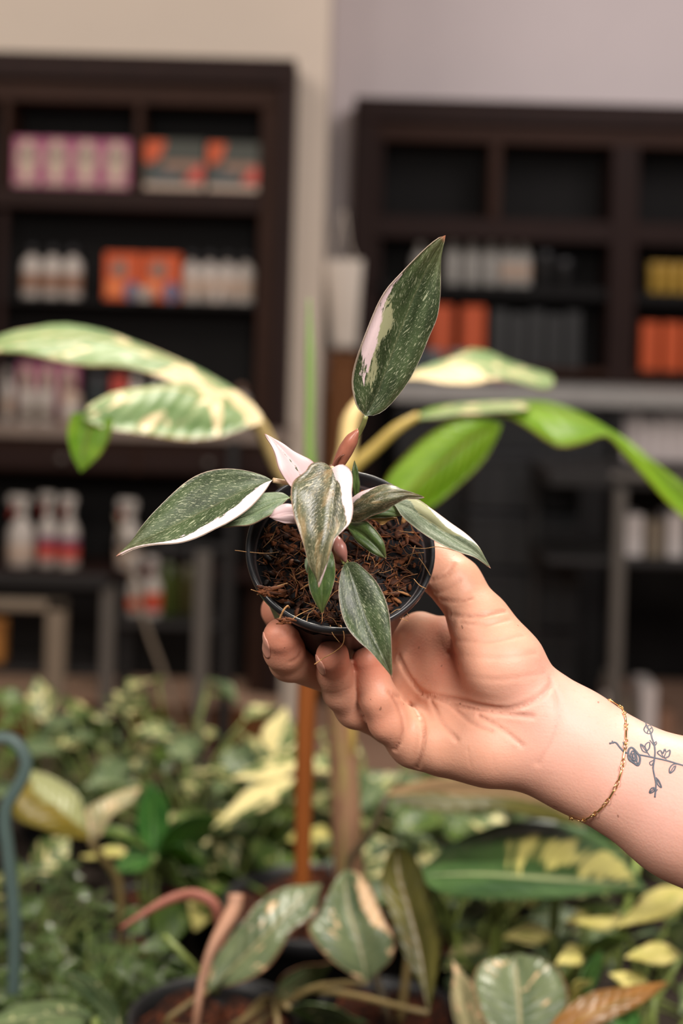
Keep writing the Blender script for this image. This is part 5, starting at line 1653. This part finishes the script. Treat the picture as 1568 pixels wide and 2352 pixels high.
# left leaf: long blade arching to the frame edge
tleaf(bp_, D3([(600, 972), (560, 985), (500, 1005), (430, 1012), (360, 1002), (300, 995), (240, 985), (190, 962)], 1.27, 1.22, 1.18, 1.16),
      D3([(600, 962), (545, 938), (480, 915), (400, 890), (330, 895), (260, 905), (200, 935)], 1.28, 1.26, 1.23, 1.20, 1.17), 
      D3([(600, 955), (570, 938), (525, 912), (475, 890), (410, 880), (330, 893), (250, 908), (200, 932)], 1.285, 1.275, 1.26, 1.22, 1.17), lf_banana, (0.006, 0.003),
      pink=(1, [(0, -1.2), (.12, -1.0), (.17, .2), (.22, .9), (.26, -.2), (.29, -1.2), (.34, -1.2), (.38, .9), (.42, 1.2), (1, 1.2)]))
tleaf(bp_, D3([(600, 965), (540, 945), (470, 915), (400, 880), (330, 855), (270, 842), (200, 840), (120, 828), (50, 812), (-40, 812), (-110, 850)], 1.285, 1.27, 1.24, 1.22, 1.20),
      D3([(600, 960), (560, 930), (500, 890), (430, 850), (350, 815), (260, 785), (170, 770), (90, 772), (0, 788), (-110, 850)], 1.29, 1.29, 1.28, 1.27, 1.25, 1.22),
      D3([(600, 955), (575, 925), (530, 893), (450, 855), (380, 832), (300, 800), (230, 768), (140, 748), (60, 762), (0, 776), (-110, 848)], 1.295, 1.32, 1.34, 1.33, 1.28, 1.22), lf_banana, (0.004, 0.006),
      pink=(-1, [(0, -1.2), (.10, -1), (.14, .3), (.19, .8), (.23, -.2), (.30, -.3), (.34, .9), (.4, 1.2), (1, 1.2)]), label='broad cream-splashed leaf reaching the left edge')
tleaf(bp_, D3([(262, 965), (250, 1010), (225, 1050), (188, 1082)], 1.17, 1.165), D3([(215, 945), (205, 990), (192, 1040), (186, 1084)], 1.175, 1.165), D3([(165, 950), (154, 990), (165, 1045), (184, 1082)], 1.18, 1.165), lf_bright, (0.003, 0.003), n=14, label='bright green hanging leaf tip')
# right, upper leaf
tleaf(bp_, D3([(925, 864), (990, 836), (1045, 818), (1080, 802), (1120, 806), (1170, 830), (1220, 848), (1262, 858), (1272, 872)], 1.46, 1.52, 1.54, 1.50), D3([(925, 868), (1000, 850), (1060, 838), (1120, 842), (1190, 858), (1272, 876)], 1.46, 1.46, 1.47),
      D3([(925, 872), (970, 872), (1030, 882), (1090, 884), (1130, 872), (1180, 876), (1230, 892), (1262, 892), (1272, 880)], 1.46, 1.43, 1.42, 1.45), lf_banana, (0.003, 0.003),
      pink=(1, [(0, -.4), (.1, -.2), (.3, -.1), (.46, .0), (.52, .75), (.56, 1.2), (1, 1.3)]), label='upper right leaf, cream towards its base')
# right, lower long leaf folding over
tleaf(bp_, D3([(945, 962), (990, 938), (1060, 928), (1130, 925), (1210, 924), (1260, 926), (1330, 950), (1390, 985), (1440, 1015), (1500, 1060), (1568, 1110), (1640, 1180)], 1.35, 1.42, 1.42, 1.38, 1.30, 1.26),
      D3([(945, 966), (1010, 946), (1090, 936), (1180, 934), (1250, 936), (1320, 956), (1385, 990), (1450, 1030), (1510, 1085), (1568, 1140), (1640, 1200)], 1.35, 1.37, 1.37, 1.34, 1.29, 1.26),
      D3([(945, 972), (1000, 962), (1080, 952), (1160, 956), (1200, 975), (1250, 1010), (1285, 1028), (1340, 1018), (1392, 1000), (1430, 1040), (1500, 1120), (1568, 1188), (1640, 1230)], 1.35, 1.33, 1.31, 1.29, 1.27, 1.25), lf_bright, (0.003, 0.004), n=34, label='long bright leaf drooping to the right edge')
tleaf(bp_, D3([(955, 955), (1020, 936), (1100, 926), (1180, 924), (1215, 926)], 1.355, 1.39, 1.385, 1.36), D3([(955, 958), (1020, 943), (1100, 934), (1180, 932), (1215, 930)], 1.35, 1.36, 1.35, 1.345), D3([(955, 964), (1020, 958), (1100, 950), (1180, 946), (1212, 940)], 1.345, 1.325, 1.32, 1.33), lf_banana, (0.001, 0.001), n=16)
# big blade hanging below it, seen from beneath
tleaf(bp_, D3([(1150, 972), (1100, 962), (1040, 968), (980, 1000), (930, 1045), (890, 1092), (880, 1130)], 1.33, 1.32, 1.30, 1.28), D3([(1150, 976), (1090, 1000), (1030, 1050), (970, 1100), (920, 1150)], 1.33, 1.31, 1.29, 1.27),
      D3([(1150, 980), (1138, 1010), (1110, 1060), (1060, 1110), (1000, 1160), (950, 1180), (915, 1160)], 1.33, 1.32, 1.30, 1.27), lf_bright, (0.004, 0.004), label='broad bright green blade hanging behind the pot')

stk = empty('plant_stake', PP([(694, 2040, 1.33)])[0], 'orange-brown smooth stake standing left of the banana trunk', 'stake')
g = G('stake_brown')
_n = g.noise(g.node('ShaderNodeMapping', {'Vector': g.obj(), 'Scale': (40, 40, 4)}).outputs[0], 3.0, 4.0, 0.6)
stake_mat = g.fin(g.mix(_n, s2l(120, 62, 24), s2l(156, 88, 38)), 0.42, 0, 0.45)
Geo().tube(PP([(694, 2090, 1.33), (694, 2030, 1.33), (698, 1800, 1.33), (706, 1550, 1.33), (709, 1470, 1.33)]), [.0080, .0080, .0086, .0092, .0090], 14, 30).mk('stake_rod', stake_mat, stk)
Geo().tube(PP([(709, 1474, 1.33), (709, 1466, 1.33)]), [.0092, .0060], 14, 3).mk('stake_cap', stake_mat, stk)

# ---- broad-leaved philodendron in front
pb, sb = potted('potted_philodendron', gx(505, 1.10), 1.10, 0.068, 0.145, 'broad grey-green philodendron with arching pink roots, in front of the brown stake')
tleaf(pb, D3([(478, 2276), (488, 2211), (526, 2154), (568, 2108), (584, 2081), (645, 2043), (691, 2034), (738, 2030)], 1.06, 1.10, 1.13, 1.15), D3([(478, 2276), (553, 2206), (630, 2129), (690, 2072), (738, 2030)], 1.06, 1.08, 1.11, 1.15),
      D3([(478, 2276), (507, 2269), (561, 2254), (614, 2223), (649, 2177), (668, 2139), (718, 2104), (729, 2070), (738, 2030)], 1.06, 1.05, 1.07, 1.11, 1.15), lf_phil, (0.004, 0.004))
tleaf(pb, D3([(844, 2254), (821, 2246), (767, 2211), (725, 2169), (706, 2131), (729, 2104), (764, 2032), (790, 1998)], 1.07, 1.06, 1.08, 1.12), D3([(844, 2254), (822, 2160), (798, 2075), (790, 1998)], 1.07, 1.08, 1.10, 1.12),
      D3([(844, 2254), (859, 2240), (901, 2200), (905, 2154), (882, 2112), (852, 2039), (821, 2003), (790, 1998)], 1.07, 1.06, 1.07, 1.10, 1.12), lf_phil, (0.004, 0.004), pink=(1, [(0, 1.5), (.3, 1.3), (.45, .45), (.75, .40), (.9, .8), (1, 1.2)]))
tleaf(pb, D3([(985, 2326), (974, 2280), (928, 2192), (897, 2097), (875, 2032), (890, 1963), (913, 1938)], 1.04, 1.06, 1.08, 1.10), D3([(985, 2326), (966, 2192), (936, 2077), (915, 2010), (913, 1938)], 1.04, 1.07, 1.09, 1.11),
      D3([(985, 2326), (997, 2269), (1012, 2154), (985, 2058), (966, 1993), (936, 1955), (913, 1938)], 1.04, 1.05, 1.08, 1.10), lf_olive, (0.003, 0.003))
qleaf(pb, (628, 2296, 1.09), (770, 2206, 1.13), 36, 0.02, lf_phil)
qleaf(pb, (664, 2316, 1.07), (846, 2350, 1.08), 24, 0.03, lf_sage)
for b in ((478, 2276, 1.06), (844, 2254, 1.07), (985, 2326, 1.04), (628, 2296, 1.09), (664, 2316, 1.07)):
    stalk_to(pb, b, sb, 0.0022, stalk_tan)
Geo().tube(PP([(276, 2133, 1.06), (327, 2100, 1.07), (388, 2067, 1.085), (444, 2055, 1.10), (488, 2074, 1.10), (505, 2116, 1.10), (512, 2180, 1.10), (512, 2240, 1.10)]), [.0014, .0026, .0036, .0042, .0044, .0042, .0040, .0040], 10, 34).mk('aerial_root', root_pink, pb)
Geo().tube(PP([(541, 2055, 1.08), (538, 2085, 1.075), (520, 2120, 1.065), (490, 2171, 1.05), (466, 2243, 1.04), (452, 2330, 1.03), (446, 2420, 1.04)]), [.0058, .0060, .0040, .0032, .0030, .0028, .0026], 10, 34).mk('aerial_root', plain('root_tan', s2l(176, 130, 104), 0.55, 0, 0.2, 60, 0.4), pb)
stalk(pb, PP([(376, 2150, 1.10), (420, 2192, 1.09), (462, 2238, 1.10), (500, 2280, 1.10)]), .0026)

# ---- gold-splashed plant on the right
pc, s_c = potted('potted_anthurium', gx(905, 1.21), 1.21, 0.062, 0.10, 'large-leaved plant with one gold-splashed leaf below the wrist')
tleaf(pc, D3([(960, 2010), (1000, 1966), (1054, 1928), (1166, 1888), (1270, 1880), (1350, 1908), (1421, 1955), (1484, 2042)], 1.17, 1.30, 1.34, 1.30, 1.20), D3([(960, 2012), (1100, 2010), (1250, 2022), (1380, 2032), (1484, 2042)], 1.17, 1.16, 1.17, 1.20),
      D3([(960, 2014), (1000, 2046), (1060, 2058), (1200, 2066), (1300, 2060), (1400, 2050), (1484, 2042)], 1.17, 1.12, 1.11, 1.14, 1.20), lf_deep, (0.006, 0.004), pink=lambda u, v: 1.3 * np.minimum(np.minimum(-v - .04, .62 + v), np.minimum((u - .46) * 1.2, (.93 - u) * 3)) - .08, label='leaf splashed with pale gold')
tleaf(pc, D3([(888, 1828), (905, 1812), (960, 1796), (1060, 1786), (1180, 1796), (1290, 1842), (1345, 1898)], 1.22, 1.32, 1.36, 1.33, 1.24), D3([(888, 1828), (960, 1822), (1060, 1828), (1180, 1834), (1280, 1862), (1345, 1898)], 1.22, 1.22, 1.23, 1.24),
      D3([(888, 1830), (940, 1852), (1040, 1866), (1150, 1862), (1260, 1884), (1345, 1900)], 1.22, 1.205, 1.21, 1.24), lf_olive, (0.002, 0.002), pink=(-1, [(0, .05), (1, .05)]))  # olive near half and tan far half paint in the fold's shade
stalk(pc, np.vstack([[s_c], PP([(800, 1995, 1.24), (850, 1915, 1.225), (888, 1829, 1.22)])]), [.004, .0030], plain('stalk_dark', s2l(84, 72, 52), 0.5, 0, 0.2, 40), n=16)
stalk_to(pc, (960, 2012, 1.17), s_c, 0.003, stalk_tan)

# ---- bottom right plant
pd, s_d = potted('potted_calathea', gx(1190, 0.98), 1.03, 0.06, 0.10, 'grey-green leaf with pink flecks beside a russet leaf, bottom right')
tleaf(pd, D3([(1192, 2400), (1120, 2360), (1095, 2300), (1086, 2250), (1105, 2214), (1180, 2190)], .96, .98, 1.0, 1.02), D3([(1196, 2400), (1192, 2320), (1186, 2250), (1180, 2190)], .96, .98, 1.0, 1.03), D3([(1200, 2400), (1290, 2352), (1306, 2290), (1284, 2230), (1232, 2200), (1180, 2190)], .96, .97, 1.0, 1.03), lf_phil, (0.004, 0.004))
tleaf(pd, D3([(1230, 2420), (1270, 2345), (1310, 2308), (1372, 2276), (1440, 2268), (1534, 2256)], .95, .96, .98, 1.0), D3([(1230, 2420), (1330, 2345), (1430, 2300), (1534, 2256)], .95, .95, .97, 1.0), D3([(1230, 2420), (1340, 2372), (1430, 2328), (1500, 2288), (1534, 2258)], .95, .94, .96, 1.0),
      bg_leaf('russet_leaf', s2l(110, 76, 30), s2l(148, 98, 40), s2l(180, 120, 60), 0.66, 6, 1.5, s2l(120, 110, 50), 0.4, 0.15), (0.003, 0.003))
qleaf(pd, (1100, 2400, .98), (1040, 2205, 1.04), 36, 0.03, lf_tan)
for b in ((1196, 2400, .96), (1232, 2420, .95), (1100, 2400, .98)):
    stalk_to(pd, b, s_d, 0.003, stalk_tan)

# ---- bottom left broad leaves
pe, s_e = potted('potted_alocasia', gx(140, 0.99), 1.03, 0.06, 0.09, 'two broad pale green leaves in the bottom left corner')
tleaf(pe, D3([(285, 2380), (223, 2321), (172, 2274), (146, 2232)], .96, .99, 1.01), D3([(285, 2380), (246, 2312), (196, 2256), (146, 2232)], .96, .98, 1.01), D3([(285, 2380), (272, 2321), (242, 2277), (204, 2239), (146, 2230)], .96, .97, 1.01), lf_sage, (0.003, 0.003))
tleaf(pe, D3([(215, 2335), (180, 2308), (128, 2298), (41, 2308), (-40, 2352)], .98, 1.04, 1.04, 1.0), D3([(215, 2338), (140, 2332), (60, 2340), (-40, 2360)], .98, .99, 1.0, 1.0), D3([(215, 2340), (150, 2380), (60, 2400), (-40, 2372)], .98, .95, .95, 1.0), lf_sage, (0.004, 0.004))
for b in ((285, 2380, .96), (215, 2338, .98)):
    stalk_to(pe, b, s_e, 0.003)

# ---- olive pair of leaves, left
pf, s_f = potted('potted_philodendron', gx(285, 1.38), 1.38, 0.045, 0.07, 'olive philodendron with two spread leaves right of the green wire hook')
tleaf(pf, D3([(206, 1928), (160, 1923), (105, 1907), (35, 1878), (26, 1840), (44, 1770)], 1.34, 1.31, 1.30, 1.34), D3([(206, 1928), (150, 1868), (90, 1815), (44, 1768)], 1.34, 1.34, 1.35, 1.36), D3([(206, 1928), (198, 1885), (179, 1827), (134, 1792), (80, 1772), (44, 1766)], 1.34, 1.37, 1.39, 1.38), bg_leaf('olive_sage_leaf', s2l(96, 84, 18), s2l(122, 104, 30), s2l(150, 152, 104), 0.70, 7.0, 1.6, None, 0.4, 0.2), (0.004, 0.004), pink=(1, [(0, .3), (.3, -.1), (.7, -.2), (1, 0)]))
tleaf(pf, D3([(206, 1928), (192, 1875), (223, 1843), (271, 1824), (322, 1808)], 1.34, 1.36, 1.38, 1.40), D3([(206, 1928), (230, 1878), (276, 1840), (322, 1808)], 1.34, 1.35, 1.37, 1.40), D3([(206, 1928), (232, 1920), (256, 1876), (303, 1843), (322, 1810)], 1.34, 1.33, 1.35, 1.40), lf_tan, (0.004, 0.004))
stalk(pf, np.vstack([[s_f], PP([(271, 2022, 1.37), (238, 1975, 1.355), (206, 1928, 1.34)])]), [.0042, .0036], stalk_tan)
# ---- vivid green plant
pg, s_g = potted('potted_spathiphyllum', gx(352, 1.50), 1.50, 0.045, 0.07, 'vivid green plant with one upright blade behind the olive leaves')
tleaf(pg, D3([(349, 1966), (316, 1907), (318, 1843), (344, 1796)], 1.48, 1.47, 1.50), D3([(349, 1966), (352, 1890), (344, 1796)], 1.48, 1.50, 1.50), D3([(349, 1966), (384, 1923), (384, 1843), (344, 1796)], 1.48, 1.48, 1.50), lf_vivid, (0.004, 0.004))
qleaf(pg, (356, 1966, 1.48), (540, 1882, 1.55), 36, 0.06, lf_vivid, 18)
qleaf(pg, (350, 1970, 1.48), (250, 2010, 1.42), 26, 0.06, lf_vivid, 10)
qleaf(pg, (360, 1972, 1.48), (470, 1990, 1.44), 30, 0.05, lf_vivid, 10)
qleaf(pg, (356, 1980, 1.48), (420, 2040, 1.40), 26, 0.04, lf_green, 8)
for k in range(5):
    stalk_to(pg, (350 + k * 2, 1968, 1.485), s_g, 0.0022, None, 0.008, 0.006)

# ---- small-leaved bushes, left
for k, (px, d, n, rad, top, lab) in enumerate(((70, 1.34, 84, .105, .115, 'small-leaved bushy plant behind the green wire hook, bottom left'), (205, 1.22, 84, .085, .100, 'small-leaved bushy plant left of the arching pink root'),
                                             (60, 1.12, 80, .080, .095, 'small-leaved bushy plant nearest the left edge'), (300, 1.26, 60, .062, .085, 'small-leaved bushy plant below the olive leaf stalk'))):
    t, c_ = potted('potted_peperomia', gx(px, d), d, 0.042, 0.055, lab, group='small-leaved bushy plants')
    mound(t, c_, int(n * 1.25), rad, top, 0.0215, ['pep'], True, 0.5, 0.0005)
# ---- variegated vines along the back of the bench
for k, (px, d, n, rad, top, kinds, lab) in enumerate((
        (110, 1.86, 24, .13, .14, ['green', 'green', 'sage', 'cream'], 'leafy green vine at the far left of the bench'),
        (255, 1.80, 26, .12, .155, ['sage', 'sage', 'cream', 'sage', 'green'], 'sage and cream vine, second from the left at the back'),
        (400, 1.86, 28, .12, .175, ['sage', 'cream', 'green', 'sage'], 'cream-flecked vine in the middle left of the back row'),
        (450, 1.72, 26, .13, .12, ['sage', 'sage', 'green'], 'grey-green vine left of the brown stake'),
        (620, 1.68, 24, .12, .11, ['cream', 'green', 'cream'], 'cream-leaved vine directly behind the brown stake'),
        (860, 1.74, 34, .13, .15, ['cream', 'cream', 'sage'], 'cream-leaved vine just right of the banana trunk'),
        (1010, 1.60, 32, .12, .11, ['sage', 'cream', 'green'], 'mixed green and cream vine below the heel of the hand'),
        (1180, 1.66, 36, .13, .11, ['green', 'sage', 'yellow'], 'green vine under the gold chain bracelet'),
        (520, 1.56, 34, .11, .09, ['green', 'yellow', 'green'], 'low yellow-green plant between the vivid blade and the stake foot'),
        (1080, 1.45, 30, .13, .10, ['cream', 'sage'], 'small cream and sage plant behind the gold-splashed leaf'))):
    t, c_ = potted('potted_pothos', gx(px, d), d, 0.042, 0.055, lab, group='variegated vines on the bench')
    mound(t, c_, n, rad, top, 0.060, kinds)
    if k == 4:
        qleaf(t, (632, 1735, 1.62), (656, 1622, 1.66), 42, 0.01, lf_cream, pink=(1, [(0, -.1), (1, -.1)]))
        qleaf(t, (690, 1750, 1.60), (528, 1788, 1.56), 26, 0.04, lf_cream, pink=(1, [(0, -.2), (1, .2)]))
        qleaf(t, (680, 1790, 1.54), (486, 1904, 1.48), 30, 0.05, lf_cream, 10, pink=(-1, [(0, -.9), (1, -.5)]))
        for b in ((632, 1735, 1.62), (690, 1750, 1.60), (680, 1790, 1.54)):
            stalk_to(t, b, c_, 0.0018)
    if k == 2:
        qleaf(t, (316, 1758, 1.78), (380, 1676, 1.82), 20, 0.02, lf_cream, pink=(1, [(0, -1), (1, -1)]))
        stalk_to(t, (316, 1758, 1.78), c_, 0.0018)
for k, (px, d, lab) in enumerate(((1700, 1.30, 'green vine mostly cut off by the right edge, below the forearm'), (1640, 1.62, 'green vine mostly hidden behind the forearm at the right edge'), (1400, 1.84, 'cream vine at the far right back of the bench'),
                                  (-160, 1.40, 'green vine mostly cut off by the left edge, beside the wire hook'), (-90, 1.80, 'cream vine mostly cut off by the left edge, at the back'))):
    t, c_ = potted('potted_pothos', gx(px, d), d, 0.045, 0.055, lab, group='variegated vines on the bench')
    mound(t, c_, 26, .12, .12, 0.052, ['green', 'cream', 'sage'])
# ---- yellow-leaved plants, right
def yplant(px, d, lab, leaves, h=0.06):
    t, c_ = potted('potted_syngonium', gx(px, d), d, 0.05, h, lab, group='yellow-leaved plants on the right')
    for b, e, w, dd, m in leaves:
        qleaf(t, b, e, w, dd, m, 8)
        stalk_to(t, b, c_, 0.0026, None, 0.010, 0.012)
    return t, c_
yplant(1480, 1.22, 'yellow-leaved plant under the forearm at the right edge', [((1590, 2046, 1.24), (1412, 2132, 1.14), 34, .05, lf_yellow), ((1424, 2090, 1.20), (1296, 2082, 1.20), 20, .05, lf_green), ((1430, 2110, 1.18), (1298, 2118, 1.14), 30, .06, lf_yellow),
       ((1545, 2180, 1.16), (1600, 2120, 1.14), 40, .05, lf_sage)])
yplant(1500, 1.10, 'cream-leaved plant low at the right edge', [((1562, 2196, 1.12), (1434, 2200, 1.06), 26, .05, lf_yellow), ((1500, 2290, 1.06), (1398, 2238, 1.05), 24, .03, lf_yellow), ((1620, 2270, 1.08), (1560, 2330, 1.02), 40, .04, lf_sage), ((1470, 2330, 1.04), (1400, 2390, 1.0), 26, .03, lf_vivid)])
yplant(1250, 1.24, 'yellow-green plant below the gold-splashed leaf', [((1268, 2150, 1.2), (1152, 2156, 1.16), 24, .05, lf_yellow), ((1345, 2190, 1.14), (1276, 2216, 1.10), 26, .03, lf_yellow), ((1120, 2080, 1.22), (1040, 2140, 1.16), 26, .03, lf_sage), ((1330, 2200, 1.12), (1450, 2150, 1.14), 20, .04, lf_green),
       ((1340, 2290, 1.06), (1380, 2180, 1.10), 20, .03, lf_vivid), ((1310, 2300, 1.06), (1360, 2250, 1.06), 18, .03, lf_yellow)])
# pale upright shoots
sh, s_h = potted('potted_shoots', gx(1210, 1.34), 1.34, 0.036, 0.06, 'plant with thick pale green upright shoots below the gold-splashed leaf')
pale_shoot = plain('pale_shoot', s2l(150, 168, 84), 0.42, 0, 0.2, 30)
for pts, r in (([(1138, 2230, 1.29), (1142, 2150, 1.28), (1148, 2060, 1.28), (1152, 2000, 1.29)], .0055), ([(1268, 2240, 1.29), (1270, 2160, 1.28), (1276, 2060, 1.28), (1280, 2010, 1.29)], .0052), ([(1400, 2200, 1.33), (1440, 2080, 1.34), (1462, 1990, 1.35), (1470, 1950, 1.36)], .0042),
               ([(1060, 2200, 1.30), (1050, 2120, 1.30), (1062, 2070, 1.30)], .0030), ([(1330, 2200, 1.30), (1352, 2110, 1.30), (1392, 2060, 1.31)], .0030)):
    q = PP(pts)
    stalk(sh, np.vstack([[s_h + np.array([rng.normal(0, .015), rng.normal(0, .015), -.004])], q]), [r * .9, r, r * .8], pale_shoot, 'shoot', 16)
# ---- wire hook at the left edge
hk = empty('wire_hook', P1(32, 2066, 1.19), 'thick dark green curved hook at the left edge above the bushy plants', 'hook')
g = Geo()
hp = PP([(-52, 1760, 1.19), (-40, 1715, 1.19), (0, 1694, 1.19), (28, 1699, 1.19), (48, 1719, 1.19), (60, 1748, 1.19), (54, 1782, 1.19), (34, 1818, 1.19), (16, 1848, 1.19), (10, 1891, 1.19), (16, 1939, 1.19), (24, 2010, 1.19), (30, 2066, 1.19), (34, 2160, 1.19)])
foot = hp[-1].copy()
foot[2] = BZ
g.tube(np.vstack([hp, [foot]]), [.0046, .0056, .0056, .0056, .0054, .0050, .0046], 12, 60)
g.mk('hook_wire', plain('green_coated_wire', s2l(84, 102, 98), 0.45, 0, 0.15, 30), hk)
Geo().lathe([(.0, 0.0), (.020, 0.0005), (.020, .004), (.006, .007), (.0045, .02)], foot + np.array([0, 0, .0005]), sides=20).mk('hook_foot', bpy.data.materials['green_coated_wire'], hk)
